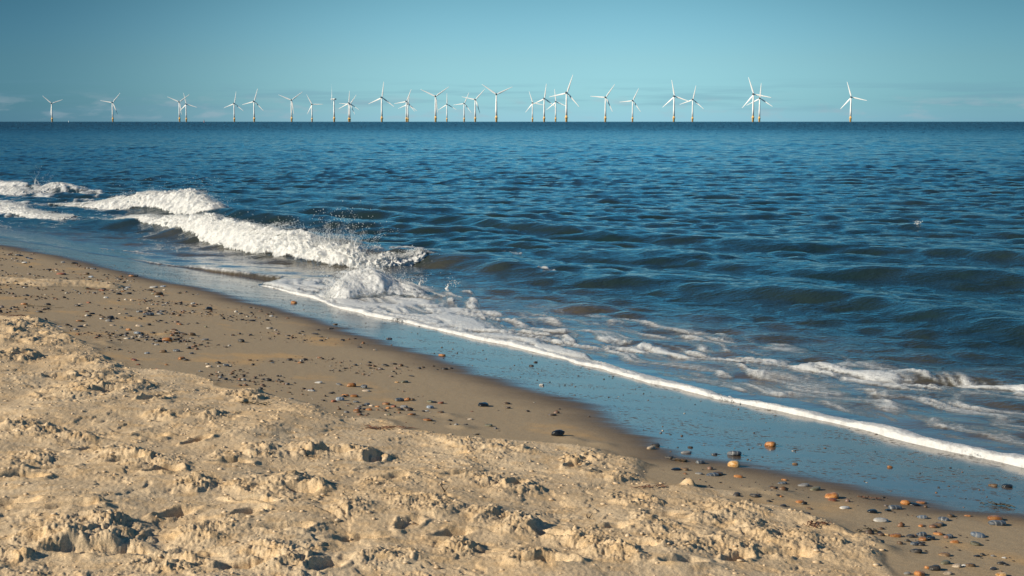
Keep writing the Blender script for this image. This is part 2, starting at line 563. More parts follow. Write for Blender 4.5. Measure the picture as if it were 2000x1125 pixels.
# ---------------------------------------------------------------- the sea
wr = np.random.default_rng(11)
WAVES = []
for k in range(130):
    lam = 0.26 * (12.0 / 0.26) ** (k / 129.0)
    spread = wr.normal(0, 0.50 if lam < 1 else 0.30)
    base_a = math.atan2(-0.94, -0.34)         # running towards the shore
    a = base_a + spread
    steep = float(np.interp(lam, [0.26, 0.7, 1.2, 2.2, 3.5, 6, 12], [0.044, 0.042, 0.026, 0.011, 0.005, 0.003, 0.002]))
    WAVES.append((lam, a, steep * lam / (2 * math.pi) * wr.uniform(0.6, 1.4), wr.uniform(0, 6.28)))

# crests of the waves coming in (photo polylines on the water) with height m
CRESTS = [
    (st_line([(200, 437), (330, 455), (480, 483), (600, 499), (700, 507), (760, 509), (850, 516), (950, 528), (1060, 545), (1200, 556), (1320, 566), (1500, 585), (1700, 610), (2000, 648)], 0.0), [0.15, 0.12, 0.10, 0.15, 0.20, 0.20, 0.16, 0.12]),
    (st_line([(100, 395), (240, 408), (380, 419), (470, 432), (600, 445), (760, 456), (900, 462)], 0.0), [0.10, 0.16, 0.22, 0.20, 0.06]),
    (st_line([(900, 492), (1200, 512), (1500, 530), (1750, 545), (2000, 562)], 0.0), [0.12, 0.11]),
    (st_line([(-100, 366), (60, 374), (250, 382), (480, 400), (700, 415), (1000, 432)], 0.0), [0.08, 0.16, 0.12]),
    (st_line([(600, 420), (900, 440), (1200, 470), (1600, 490), (2000, 510)], 0.0), [0.13, 0.12]),
    (st_line([(1380, 590), (1500, 605), (1700, 627), (2000, 668)], 0.0), [0.03, 0.02]),
]


def sea_height(x, y, dr):
    """surface height and horizontal shift of the water; dr is the mesh spacing there"""
    s, t = st(x, y)
    te = edge_t(s)
    off = t - te
    grow = sm(off, 1.5, 8.0)
    small = sm(off, 0.2, 3.0)
    z = np.zeros_like(x)
    dx = np.zeros_like(x)
    dy = np.zeros_like(x)
    gust = 1 + 0.45 * perlin(x * 0.09, y * 0.05, 80)
    for lam, a, amp, ph in WAVES:
        k = 2 * math.pi / lam
        wgt = sm(lam / dr, 0.8, 1.8)
        if lam < 1.2:
            A = amp * (0.30 + 0.70 * small) * gust * sm(off, 0.0, 0.6)
        else:
            A = amp * grow
        A = A * wgt
        m = A > 1e-6
        if not m.any():
            continue
        p = k * (x[m] * math.cos(a) + y[m] * math.sin(a)) + ph
        z[m] += A[m] * np.sin(p)
        cc = A[m] * np.cos(p) * 1.15
        dx[m] += cc * math.cos(a)
        dy[m] += cc * math.sin(a)
    loc = np.hypot(x, y) < 90
    if loc.any():
        xs, ts, ss = x[loc], t[loc], s[loc]
        zz = np.zeros_like(xs)
        for ci, ((cs, ct), hs) in enumerate(CRESTS):
            c = np.interp(ss, cs, ct) + 0.25 * perlin(ss * 0.5, ss * 0 + ci * 9.3, 81)
            d = ts - c
            fade = sm(ss, cs[0] - 4, cs[0] + 1.5) * (1 - sm(ss, cs[-1] - 1.5, cs[-1] + 4))
            hh = np.interp(ss, np.linspace(cs[0], cs[-1], len(hs)), hs) * (1 + 0.35 * perlin(ss * 0.45, ss * 0 + ci * 3.1, 82)) * fade
            zz += hh * np.where(d < 0, np.exp(-(d / 0.36) ** 2), np.exp(-(d / 1.35) ** 2))
            zz -= 0.10 * hh * np.exp(-((d + 1.3) / 0.7) ** 2)
        z[loc] += zz * sm(ts - te[loc], 0.05, 0.9)
    # thin sheet running up the sand
    z = z + 0.012 * sm(off, 0.0, 0.12)
    bz = base_t(t)
    z = np.maximum(z, bz + 0.006 + 0.010 * sm(off, 0, 0.3))
    z = np.where(off < 0, bz + 0.006 - 0.35 * (-off), z)
    return z, dx * sm(off, 0.3, 2), dy * sm(off, 0.3, 2)


def band(x, y, pts, hw, z=0.0):
    w_ = [at(px, py, z)[:2] for px, py in pts]
    d, p = polydist(x, y, w_)
    q = np.interp(p, np.linspace(0, 1, len(hw)), hw)
    return np.clip(1 - d / np.maximum(q, 1e-3), 0, 1), p


def foam_field(x, y):
    """how much of the water is covered with foam, 0..1"""
    s, t = st(x, y)
    off = t - edge_t(s)
    # wet foam streaks drawn out along the shore
    n = fbm(s * 1.6 + perlin(s * 1.1, t * 2.2, 92), t * 5.0 + 1.1 * perlin(s * 1.3, t * 1.3, 93), 90, 4, 0.55)
    lace = 1 - np.abs(fbm(s * 2.4, t * 4.5, 94, 3, 0.5)) * 2.2
    F = np.zeros_like(x)
    right = 1 - sm(s, S_JUMP - 0.3, S_JUMP + 0.1)
    # solid lip of the swash
    F = np.maximum(F, right * (1 - sm(off, 0.04, 0.20)) * sm(off, -0.02, 0.0) * (0.6 + 0.6 * n))
    # broad sheet left by the splash, thinning to the right
    wdt = np.interp(s, [4, 9.5, 11, 12.5, 14, 15.5, 16.8, 17.6], [0, 0.14, 0.40, 0.95, 1.5, 2.0, 1.7, 0.3])
    sheet = (1 - sm(off / np.maximum(wdt, 1e-3), 0.55, 1.1)) * sm(off, 0, 0.05) * right
    F = np.maximum(F, sheet * (0.98 + 0.60 * n))
    # the back band of old foam
    b1, p = band(x, y, [(780, 600), (900, 625), (1050, 655), (1200, 678), (1400, 700), (1600, 728), (1800, 748), (2050, 775), (2400, 820)],
                 [0.9, 1.0, 0.8, 0.65, 0.62, 0.62, 0.60, 0.6, 0.5])
    F = np.maximum(F, sm(b1, 0, 0.7) * (0.64 + 0.75 * n + 0.18 * lace))
    b2, p = band(x, y, [(1250, 690), (1380, 706), (1600, 726), (1800, 752), (2000, 780)], [0.2, 0.22, 0.25, 0.25, 0.25])
    F = np.maximum(F, sm(b2, 0, 0.8) * (0.55 + 0.8 * n))
    # bubbles floating on the thin sheet between the two
    mid_ = sm(off, 0.15, 0.4) * (1 - sm(off, 1.9, 2.6)) * (1 - sm(s, 12.5, 14.5))
    F = np.maximum(F, mid_ * (0.47 + 0.50 * n))
    # thin line on the left swash and scraps between breakers
    left = sm(s, S_JUMP + 0.1, S_JUMP + 0.5) * (1 - sm(s, 20.2, 22.5))
    F = np.maximum(F, left * (1 - sm(np.abs(off - 0.06), 0.02, 0.10)) * (0.55 + 0.5 * n + 0.2))
    for pts, hw, k in [
        ([(0, 398), (60, 404), (160, 400), (260, 405)], [0.9, 0.8, 0.6, 0.5], 0.55),
        ([(0, 375), (80, 380), (150, 378), (200, 384)], [1.6, 1.5, 1.0, 0.4], 0.62),
        ([(0, 415), (100, 428), (190, 432), (260, 440)], [0.7, 0.5, 0.4, 0.3], 0.45),
        ([(760, 506), (810, 503), (850, 504), (885, 508)], [0.45, 0.36, 0.28, 0.12], 0.66),
        ([(690, 532), (735, 548), (765, 572)], [0.5, 0.7, 0.5], 0.62),
        ([(1055, 541), (1110, 545)], [0.10, 0.10], 0.75),
        ([(975, 500), (1010, 506)], [0.06, 0.12], 0.7),
        ([(200, 488), (300, 495)], [0.10, 0.14], 0.5),
        ([(230, 408), (400, 418)], [0.8, 0.7], 0.4),
        ([(720, 585), (900, 575), (905, 600)], [0.6, 0.3, 0.3], 0.55),
    ]:
        bb, p = band(x, y, pts, hw)
        F = np.maximum(F, sm(bb, 0, 0.6) * (k + 0.75 * n))
    F = F * np.interp(s, [3, 8], [0.72, 1.0])
    return np.clip(F, 0, 1.3)


def build_sea():
    rr = radii([(0.5, 6.5, 0.12), (6.5, 420, 0.0036), (420, 3500, 0.007), (3500, 90000, 0.05)])
    aa = columns(0.385, 0.00105)
    rg, ag = np.meshgrid(rr, aa, indexing='ij')
    drg = np.gradient(rr)[:, None] * np.ones_like(ag)
    wide = np.gradient(aa)[None, :] * rg
    dr = np.maximum(drg, wide).ravel()
    x, y = (rg * np.sin(ag)).ravel(), (rg * np.cos(ag)).ravel()
    s, t = st(x, y)
    off = t - edge_t(s)
    act = (off > -1.0) & (rg.ravel() < 2500)
    z = np.zeros_like(x)
    sx, sy = x.copy(), y.copy()
    za, dxa, dya = sea_height(x[act], y[act], dr[act])
    z[act] = za
    sx[act] -= dxa
    sy[act] -= dya
    z[(off <= -1.0)] = -1.5
    # chop far out, one random facet per mesh cell
    rf = rg.ravel()
    z = z + np.where(rf > 90, sm(rf, 90, 400) * 0.062 * np.minimum(drg.ravel(), 10.0) * np.clip(rng.normal(0, 1, rf.shape), -2.2, 2.2), 0)
    foam = np.zeros_like(x)
    fm = (rg.ravel() < 70) & (off > -0.3) & (off < 14)
    foam[fm] = foam_field(x[fm], y[fm])
    # foam has body: lift it a little
    z = z + 0.026 * sm(foam, 0.5, 1.2)
    co = np.stack([sx, sy, z], -1)
    me = mesh_np('sea', co, grid_faces(len(rr), len(aa), wrap=True))
    set_attr(me, 'foam', foam)
    set_attr(me, 'off', np.clip(off, -1, 60))
    # share of the ripples too fine for the mesh far out
    set_attr(me, 'rip', sm(np.log(np.maximum(rg.ravel(), 1)), math.log(60), math.log(1100)))
    return me


m_sea, g, b = new_mat('sea_water')
pos = g.n('ShaderNodeNewGeometry').outputs['Position']
off_a, foam_a, rip_a = g.attr('off'), g.attr('foam'), g.attr('rip')
cloud = g.noise(pos, 0.35, 3, 0.5)
deep = g.mix(g.smooth(cloud, 0.35, 0.65), (0.010, 0.026, 0.031), (0.015, 0.029, 0.030))
shal = g.mix(g.smooth(g.noise(pos, 1.6, 3, 0.5), 0.35, 0.65), (0.062, 0.056, 0.042), (0.105, 0.085, 0.058))
depthf = g.smooth(g.math('ADD', off_a, g.math('MULTIPLY', g.math('SUBTRACT', cloud, 0.5), 3.0)), 0.4, 4.2)
col = g.mix(depthf, shal, deep)
fn = g.noise(g.mapping(pos, (1, 2.0, 1), (0, 0, 0.98)), 16.0, 5, 0.62)
fn2 = g.noise(pos, 90.0, 3, 0.6)
fsum = g.math('ADD', foam_a, g.math('ADD', g.math('MULTIPLY', g.math('SUBTRACT', fn, 0.5), 0.70), g.math('MULTIPLY', g.math('SUBTRACT', fn2, 0.5), 0.25)))
fmask = g.math('MULTIPLY', g.smooth(fsum, 0.34, 1.06), 0.88)
col = g.mix(fmask, col, (0.62, 0.64, 0.64))
g.t.links.new(col, b.inputs['Base Color'])
rg_ = g.smooth(rip_a, 0.0, 1.0, 0.04, 0.36)
rg_ = g.math('ADD', rg_, g.math('MULTIPLY', g.math('SUBTRACT', g.noise(g.mapping(pos, (0.05, 0.12, 1)), 1.0, 4, 0.6), 0.5), g.math('MULTIPLY', rip_a, 0.2)))
rg_ = g.math('ADD', rg_, g.math('MULTIPLY', fmask, 0.55), clamp=True)
g.t.links.new(rg_, b.inputs['Roughness'])
b.inputs['IOR'].default_value = 1.34
r1 = g.noise(g.mapping(pos, (1.0, 1.9, 1.0), (0, 0, 0.25)), 5.0, 4, 0.6, 0.3)
r2 = g.noise(g.mapping(pos, (1.0, 1.6, 1.0), (0, 0, -0.2)), 17.0, 3, 0.55)
calm = g.smooth(off_a, 0.3, 3.0, 0.16, 1.0)
hh = g.math('MULTIPLY', g.math('ADD', g.math('MULTIPLY', r1, 0.026), g.math('MULTIPLY', r2, 0.011)), calm)
hh = g.math('ADD', hh, g.math('MULTIPLY', g.math('MULTIPLY', g.math('ADD', fn, g.math('MULTIPLY', fn2, 0.25)), fmask), 0.02))
bump = g.n('ShaderNodeBump', {'Strength': 1.0, 'Distance': 1.0, 'Height': hh})
g.t.links.new(bump.outputs[0], b.inputs['Normal'])
sea_o = link('sea', build_sea(), m_sea)
tag(sea_o, kind='structure', label='dark blue sea with small choppy waves running in to the beach', cat='sea')

# ---------------------------------------------------------------- foam materials
def foam_material(name, lacy):
    m, g, b = new_mat(name)
    pos = g.n('ShaderNodeNewGeometry').outputs['Position']
    f1 = g.noise(pos, 16.0, 5, 0.7)
    f2 = g.noise(pos, 70.0, 4, 0.65)
    g.t.links.new(g.mix(g.smooth(f1, 0.30, 0.60), (0.66, 0.67, 0.66), (0.86, 0.87, 0.86)), b.inputs['Base Color'])
    b.inputs['Roughness'].default_value = 0.6
    bump = g.n('ShaderNodeBump', {'Strength': 0.7, 'Distance': 0.03, 'Height': g.math('ADD', f1, g.math('MULTIPLY', f2, 0.5))})
    g.t.links.new(bump.outputs[0], b.inputs['Normal'])
    tr = g.n('ShaderNodeBsdfTranslucent', {'Color': (0.80, 0.83, 0.84, 1)})
    out = g.n('ShaderNodeMixShader', {0: 0.28, 1: b.outputs[0], 2: tr.outputs[0]}).outputs[0]
    if lacy:
        d = g.math('ADD', g.attr('dens'), g.math('ADD', g.math('MULTIPLY', g.math('SUBTRACT', f1, 0.5), 1.1),
                                                   g.math('MULTIPLY', g.math('SUBTRACT', f2, 0.5), 0.8)))
        mask = g.smooth(d, 0.22, 0.62)
        out = g.n('ShaderNodeMixShader', {0: mask, 1: g.n('ShaderNodeBsdfTransparent').outputs[0], 2: out}).outputs[0]
    g.t.links.new(out, m.node_tree.nodes['Material Output'].inputs['Surface'])
    return m


m_foam = foam_material('sea_foam', False)
m_lace = foam_material('sea_foam_lace', True)


def build_lip():
    """the rounded roll of froth along the front of the swash"""
    ss = np.arange(3.0, S_JUMP - 0.1, 0.008)
    te = edge_t(ss)
    # soft scallops
    wv = np.linspace(0, 1, 22)
    S, V = np.meshgrid(ss, wv, indexing='ij')
    grow_ = np.interp(ss, [4, 8, 11, 14, 17], [1.35, 1.1, 0.85, 0.8, 0.7])
    wid = (0.085 * 1.0 * grow_ * (1 + 1.0 * fbm(ss * 1.3, ss * 0 + .5, 100, 3)) + 0.012 * perlin(ss * 6, ss * 0 + 2, 101))[:, None]
    hgt = (0.029 * grow_ * (1 + 0.55 * fbm(ss * 2.0, ss * 0 + 4.5, 102, 3)) + 0.002 * perlin(ss * 12, ss * 0 + 2, 103))[:, None]
    end = sm(ss, 3.0, 3.4)[:, None] * (1 - sm(ss, S_JUMP - 0.7, S_JUMP - 0.1))[:, None]
    T = te[:, None] - 0.035 + V * (wid + 0.12)
    prof = np.sin(np.pi * np.clip(V, 0, 1) ** 0.55) ** 0.65
    lump = 1 + 0.13 * fbm(S * 10, T * 10, 104, 3)
    X, Y = xy(S, T)
    Z = base_t(T) + 0.004 + hgt * prof * lump * end - 0.012 * (1 - end)
    Z[:, 0] -= 0.02
    Z[:, -1] -= 0.03
    co = np.stack([X, Y, Z], -1).reshape(-1, 3)
    me = mesh_np('foam', co, grid_faces(len(ss), len(wv))[:, ::-1])
    dens = sm(V, -0.06, 0.04) * (1 - sm(V, 0.45, 0.95)) * (0.86 + 0.85 * fbm(ss * 1.1, ss * 0 + 8.1, 106, 3)[:, None])
    set_attr(me, 'dens', (1.5 * dens).ravel())
    return me


lip_o = link('foam', build_lip(), m_lace)
tag(lip_o, 'long rounded line of white froth along the front edge of the swash', 'foam', kind='stuff')


def octa_cloud(P, rad):
    """many little eight-faced drops in one mesh"""
    base = np.array([(1, 0, 0), (-1, 0, 0), (0, 1, 0), (0, -1, 0), (0, 0, 1), (0, 0, -1)], float)
    F = np.array([(0, 2, 4), (2, 1, 4), (1, 3, 4), (3, 0, 4), (2, 0, 5), (1, 2, 5), (3, 1, 5), (0, 3, 5)])
    n = len(P)
    st_ = 0.7 + 0.6 * rng.random((n, 1, 3))
    co = P[:, None, :] + base[None] * rad[:, None, None] * st_
    f = F[None] + (np.arange(n) * 6)[:, None, None]
    return co.reshape(-1, 3), f.reshape(-1, 3)


def breaker(path_px, heights, depth, seed, jets=(), label='', rough=1.0, soft=1.0, group='white breaking waves'):
    """white water of one wave: base line on the sea, crest height along it, depth back to the crest"""
    w_ = [at(px, py, 0.0)[:2] for px, py in path_px]
    P = np.array(w_)
    seg = np.r_[0, np.cumsum(np.hypot(*np.diff(P, axis=0).T))]
    L = seg[-1]
    u = np.arange(0, L, 0.014)
    cx, cy = np.interp(u, seg, P[:, 0]), np.interp(u, seg, P[:, 1])
    k = 61
    ker = np.ones(k) / k
    cx = np.convolve(np.pad(cx, k // 2, mode='edge'), ker, 'valid')
    cy = np.convolve(np.pad(cy, k // 2, mode='edge'), ker, 'valid')
    px_, py_ = -np.gradient(cy), np.gradient(cx)
    px_ = np.convolve(np.pad(px_, 60, mode='edge'), np.ones(121) / 121, 'valid')
    py_ = np.convolve(np.pad(py_, 60, mode='edge'), np.ones(121) / 121, 'valid')
    pn = np.hypot(px_, py_) + 1e-9
    PX, PY = px_ / pn, py_ / pn
    h = np.interp(u / L, np.linspace(0, 1, len(heights)), heights)
    taper = sm(u, 0, 0.5) * (1 - sm(u, L - 0.5, L))
    h = h * (1 + 0.30 * fbm(u * 1.1, u * 0 + seed, seed + 1, 3)) * taper
    # ragged, spiky top
    v = np.linspace(0, 1, 84)
    Ug, Vg = np.meshgrid(u, v, indexing='ij')
    H = h[:, None]
    dpt = np.interp(u / L, np.linspace(0, 1, len(depth)), depth)[:, None] * (1 + 0.25 * perlin(u * 0.9, u * 0 + 9.1, seed + 7))[:, None]
    front = np.clip(Vg / 0.50, 0, 1)
    prof = np.where(Vg < 0.5, np.sin(front * math.pi / 2) ** 0.75, 1 - 0.85 * sm(Vg, 0.52, 1.0))
    fold = 0.13 * fbm(Ug * 1.6, Vg * 1.4 + Ug * 0.3, seed + 2, 3) + 0.06 * fbm(Ug * 7, Vg * 5, seed + 3, 3)
    fold = fold * soft
    billow = np.abs(fbm(Ug * 3.2 + 0.5 * Vg, Vg * 2.6, seed + 4, 4, 0.55))
    billow2 = np.abs(fbm(Ug * 11, Vg * 9, seed + 5, 3, 0.6))
    spike = np.clip(fbm(Ug * 9, Vg * 3, seed + 6, 4, 0.7), 0, 2) ** 1.6
    top = np.exp(-((Vg - 0.47) / 0.16) ** 2)
    D = Vg * dpt + fold * 0.6 * sm(Vg, 0.0, 0.15)
    Z = H * (prof * (1.0 + fold) + 0.24 * soft * (billow - 0.25) * sm(Vg, 0, 0.12) + 0.11 * soft ** 1.5 * (billow2 - 0.2) + rough * 0.10 * spike * top)
    Z = Z - 0.10 * (1 - taper[:, None]) - 0.05 * (1 - sm(Vg, 0, 0.04)) - 0.25 * sm(Vg, 0.86, 1.0)
    fwd = 0.09 * soft * (billow - 0.2) + 0.05 * soft ** 1.5 * billow2
    D = D - fwd
    X = cx[:, None] + PX[:, None] * D
    Y = cy[:, None] + PY[:, None] * D
    zs = sea_height(X.ravel(), Y.ravel(), np.full(X.size, 0.04))[0].reshape(X.shape)
    Z = Z * 0.66 + zs - 0.012
    co = np.stack([X, Y, Z], -1).reshape(-1, 3)
    me = mesh_np('breaking_wave', co, grid_faces(len(u), len(v)))
    dens = sm(Vg, 0.0, 0.07) * (1 - sm(Vg, 0.55, 0.95)) * (0.25 + 0.75 * taper[:, None])
    set_attr(me, 'dens', (1.15 * (0.30 + 0.70 * soft) * dens + 0.35 * np.clip(billow - 0.3, -0.3, 0.5)).ravel())
    root = link('breaking_wave', me, m_lace)
    tag(root, label, 'wave', group)
    # spray flung from the crest
    rg2 = np.random.default_rng(seed)
    pts, rad, strands = [], [], []
    n = int(1500 * L)
    uu = rg2.random(n) * L
    hu = np.interp(uu, u, h)
    xx, yy = np.interp(uu, u, cx), np.interp(uu, u, cy)
    dd = np.interp(uu / L, np.linspace(0, 1, len(depth)), depth) * rg2.normal(0.46, 0.14, n)
    zz = hu * (0.95 + np.abs(rg2.exponential(0.045, n)) * (0.4 + 1.6 * np.clip(perlin(uu * 2.5, uu * 0, seed + 8) + 0.3, 0, 1)))
    sx_, sy_ = xx + np.interp(uu, u, PX) * dd, yy + np.interp(uu, u, PY) * dd
    zz = zz * 0.66 + sea_height(sx_, sy_, np.full(n, 0.04))[0]
    pts.append(np.stack([sx_, sy_, zz], -1))
    rad.append(0.0025 + 0.0045 * rg2.random(n) ** 2.5)
    for jp, jy, jh, jl, cnt in jets:                      # photo pixel of the foot, height, lean, drops
        x0, y0 = at(jp, jy, 0.0)[:2]
        nf = max(4, int(cnt / 90))
        for _f in range(nf):
            m_ = int(cnt * 1.6) // nf
            fh = jh * rg2.uniform(0.35, 1.0) * (1.0 if _f else 1.15)
            q = np.sort(rg2.random(m_))
            lean = jl + rg2.normal(0, 0.16) * jh / 0.5
            bow = rg2.normal(0, 0.06)
            bx, by = rg2.normal(0, 0.16), rg2.normal(0.30, 0.08)
            z = 0.10 + fh * (1.25 * q - 0.25 * q * q)
            wdt_ = 0.010 + 0.055 * (1 - q) ** 1.5 + 0.02 * q * q
            pts.append(np.stack([x0 + bx + lean * q * q + bow * np.sin(q * 3.1) + rg2.normal(0, 1, m_) * wdt_,
                                 y0 + by + rg2.normal(0, 1, m_) * wdt_ * 1.5, z + rg2.normal(0, 1, m_) * wdt_ * 0.6], -1))
            rad.append((0.003 + 0.006 * rg2.random(m_) ** 2.5) * (1.2 - 0.7 * q))
            if rg2.random() < 0.4:
                strands.append((x0 + bx, y0 + by, lean, bow, fh))
        m_ = cnt // 20
        q = rg2.random(m_)
        pts.append(np.stack([x0 + rg2.normal(0, 0.22, m_) + jl, y0 + rg2.normal(0.3, 0.15, m_), 0.15 + jh * (0.6 + 0.7 * q)], -1))
        rad.append(0.003 + 0.005 * rg2.random(m_))
    co, f = octa_cloud(np.concatenate(pts), np.concatenate(rad))
    # thin tongues of water thrown up with the drops
    tv, tf = [], []
    for (x0, y0, lean, bow, fh) in strands:
        q = np.linspace(0, 1, 12)
        rr_ = (0.030 * (1 - q) ** 1.2 + 0.003) * (1 + 0.5 * rg2.random(12)) * min(1.0, fh / 0.3 + 0.3)
        fh = min(fh, 0.42) * 0.85
        cxs, cys, czs = x0 + 0.35 * lean * q * q, y0 + 0 * q, 0.04 + fh * q
        cxs = cxs + rg2.normal(0, 0.006, 12)
        b0 = sum(len(a_) for a_ in tv)
        ang = np.linspace(0, 2 * math.pi, 7)[:-1]
        ring = np.stack([cxs[:, None] + rr_[:, None] * np.cos(ang), cys[:, None] + rr_[:, None] * np.sin(ang), czs[:, None] + 0 * ang], -1).reshape(-1, 3)
        tv.append(ring)
        tf.append(grid_faces(12, 6, wrap=True) + b0)
    if tv:
        tq = np.concatenate(tf)
        tri = np.concatenate([tq[:, [0, 1, 2]], tq[:, [0, 2, 3]]])
        f = np.concatenate([f, tri + len(co)])
        co = np.concatenate([co] + tv)
    sp_ = link('spray', mesh_np('spray', co, f), m_foam, root)
    return root


breaker([(208, 437), (260, 444), (330, 458), (400, 478), (480, 496), (560, 508), (640, 518), (700, 524), (760, 524), (810, 521), (868, 514)],
        [0.07, 0.11, 0.17, 0.28, 0.33, 0.30, 0.32, 0.42, 0.42, 0.24, 0.10], [0.4, 0.45, 0.55, 0.7, 0.75, 0.75, 0.8, 0.5, 0.35], 301,
        jets=[(655, 512, 0.50, -0.02, 2600), (640, 512, 0.34, -0.10, 900), (690, 514, 0.42, 0.06, 1100), (668, 512, 0.60, 0.06, 90),
              (548, 500, 0.36, 0.02, 500), (400, 470, 0.36, 0.0, 400), (470, 480, 0.34, 0.05, 400)],
        label='largest breaking wave, long white roller throwing up a tall splash at its right end')
breaker([(60, 402), (120, 404), (190, 410), (230, 414), (290, 416), (350, 422), (386, 425), (420, 428)],
        [0.06, 0.07, 0.10, 0.28, 0.36, 0.40, 0.34, 0.12], [0.3, 0.35, 0.5, 1.1, 1.3, 1.4, 1.1, 0.7], 302,
        jets=[(345, 420, 0.58, 0.25, 900), (300, 415, 0.50, 0.05, 500), (365, 420, 0.55, 0.45, 400), (250, 412, 0.45, 0.0, 300)],
        label='short thick white breaker behind and left of the largest one')
breaker([(-60, 408), (0, 416), (50, 424), (100, 429), (140, 430), (165, 427)],
        [0.16, 0.20, 0.18, 0.15, 0.13, 0.08], [0.9, 0.9, 0.8, 0.7, 0.6], 303,
        label='low white breaker nearest the sand at the left edge')
breaker([(-80, 372), (0, 378), (40, 380), (100, 377), (130, 376), (160, 377)],
        [0.20, 0.26, 0.20, 0.14, 0.14, 0.08], [1.4, 1.6, 1.3, 0.9, 0.7], 304, rough=1.5,
        jets=[(70, 374, 0.5, 0.0, 300)],
        label='farthest patch of broken white water at the left edge')
breaker([(622, 592), (660, 594), (700, 588), (750, 584), (800, 582), (850, 584), (885, 584)],
        [0.05, 0.18, 0.42, 0.48, 0.22, 0.13, 0.05], [0.35, 0.9, 1.7, 1.3, 0.6, 0.35], 305, rough=1.3, soft=0.30,
        jets=[(715, 570, 0.36, -0.05, 500), (690, 580, 0.26, -0.10, 300), (745, 572, 0.34, 0.08, 300), (802, 578, 0.26, 0.12, 160), (755, 575, 0.24, 0.0, 120),
              (840, 580, 0.10, 0.06, 80)],
        label='small splashing wave breaking on the swash below the end of the largest breaker')

# ---------------------------------------------------------------- wind turbines
def simple_mat(name, col, rough=0.5, var=0.08, scale=3.0, metallic=0.0):
    m, g, b = new_mat(name)
    oi = g.n('ShaderNodeTexCoord').outputs['Object']
    nz = g.noise(oi, scale, 4, 0.6)
    g.t.links.new(g.mix(g.smooth(nz, 0.3, 0.7), tuple(q * (1 - var) for q in col), tuple(min(1, q * (1 + var)) for q in col)), b.inputs['Base Color'])
    b.inputs['Roughness'].default_value = rough
    b.inputs['Metallic'].default_value = metallic
    return m


m_white = simple_mat('turbine_white', (0.80, 0.81, 0.80), 0.4, 0.03, 0.2)
m_yellow = simple_mat('turbine_yellow', (0.85, 0.53, 0.19), 0.5, 0.12, 0.3)
m_rust = simple_mat('tide_stain', (0.14, 0.11, 0.07), 0.7, 0.2, 0.4)
m_dark = simple_mat('grille_dark', (0.05, 0.07, 0.08), 0.6, 0.1, 1.0)


def lathe(bm, prof, seg=24, axis='Z', org=(0, 0, 0)):
    rings = []
    for r, h in prof:
        ring = []
        for i in range(seg):
            a = 2 * math.pi * i / seg
            c, s_ = r * math.cos(a), r * math.sin(a)
            p = (c, s_, h) if axis == 'Z' else (c, h, s_)
            ring.append(bm.verts.new(Vector(p) + Vector(org)))
        rings.append(ring)
    for a, b_ in zip(rings, rings[1:]):
        for i in range(seg):
            bm.faces.new((a[i], a[(i + 1) % seg], b_[(i + 1) % seg], b_[i]))
    bm.faces.new(rings[0][::-1])
    bm.faces.new(rings[-1])
    bmesh.ops.recalc_face_normals(bm, faces=bm.faces[:])


def bm_mesh(name, fn, smooth=True):
    bm = bmesh.new()
    fn(bm)
    me = bpy.data.meshes.new(name)
    bm.to_mesh(me)
    bm.free()
    if smooth:
        for p in me.polygons:
            p.use_smooth = True
    return me


def blade_bm(bm):
    # lofted aerofoil sections from root to tip, along +Z; chord in X
    secs = [(0.8, 1.9, 1.9, 0), (2.5, 1.9, 1.7, 6), (6, 3.0, 1.0, 14), (9, 3.5, 0.8, 12), (15, 3.0, 0.6, 8), (24, 2.2, 0.4, 4), (33, 1.5, 0.25, 2), (38.5, 1.0, 0.16, 0), (40, 0.35, 0.08, 0)]
    rings = []
    for z, ch, th, tw in secs:
        ring = []
        for i in range(14):
            a = 2 * math.pi * i / 14
            cx, cy = ch * 0.5 * math.cos(a) - 0.18 * (ch - 1.9) * 0.5, th * 0.5 * math.sin(a)
            ct, s_ = math.cos(R(tw)), math.sin(R(tw))
            ring.append(bm.verts.new((cx * ct - cy * s_, cx * s_ + cy * ct, z)))
        rings.append(ring)
    for a, b_ in zip(rings, rings[1:]):
        for i in range(14):
            bm.faces.new((a[i], a[(i + 1) % 14], b_[(i + 1) % 14], b_[i]))
    bm.faces.new(rings[0][::-1])
    bm.faces.new(rings[-1])
    bmesh.ops.recalc_face_normals(bm, faces=bm.faces[:])


def nacelle_bm(bm):
    bmesh.ops.create_cube(bm, size=1.0, matrix=Matrix.Translation((0, -1.2, 0.3)) @ Matrix.Diagonal((3.5, 10.5, 3.5, 1)))
    bmesh.ops.bevel(bm, geom=bm.edges[:], offset=0.7, segments=3, affect='EDGES')


def grille_bm(bm):
    for k in range(5):
        bmesh.ops.create_cube(bm, size=1.0, matrix=Matrix.Translation((0, -6.5, -0.9 + 0.6 * k)) @ Matrix.Diagonal((2.5, 0.16, 0.42, 1)))
    bmesh.ops.create_cube(bm, size=1.0, matrix=Matrix.Translation((0, -6.46, 0.3)) @ Matrix.Diagonal((2.7, 0.12, 3.0, 1)))
    bmesh.ops.create_cube(bm, size=1.0, matrix=Matrix.Translation((0, -4.9, 2.45)) @ Matrix.Diagonal((2.6, 1.6, 0.9, 1)))


def railing_bm(bm):
    lathe(bm, [(3.6, 0), (3.75, 0.0), (3.75, 0.35), (3.6, 0.35)])
    for k in range(16):
        a = 2 * math.pi * k / 16
        bmesh.ops.create_cube(bm, size=1.0, matrix=Matrix.Translation((3.65 * math.cos(a), 3.65 * math.sin(a), 0.9)) @ Matrix.Diagonal((0.12, 0.12, 1.2, 1)))
    lathe(bm, [(3.55, 1.45), (3.72, 1.45), (3.72, 1.58), (3.55, 1.58)])


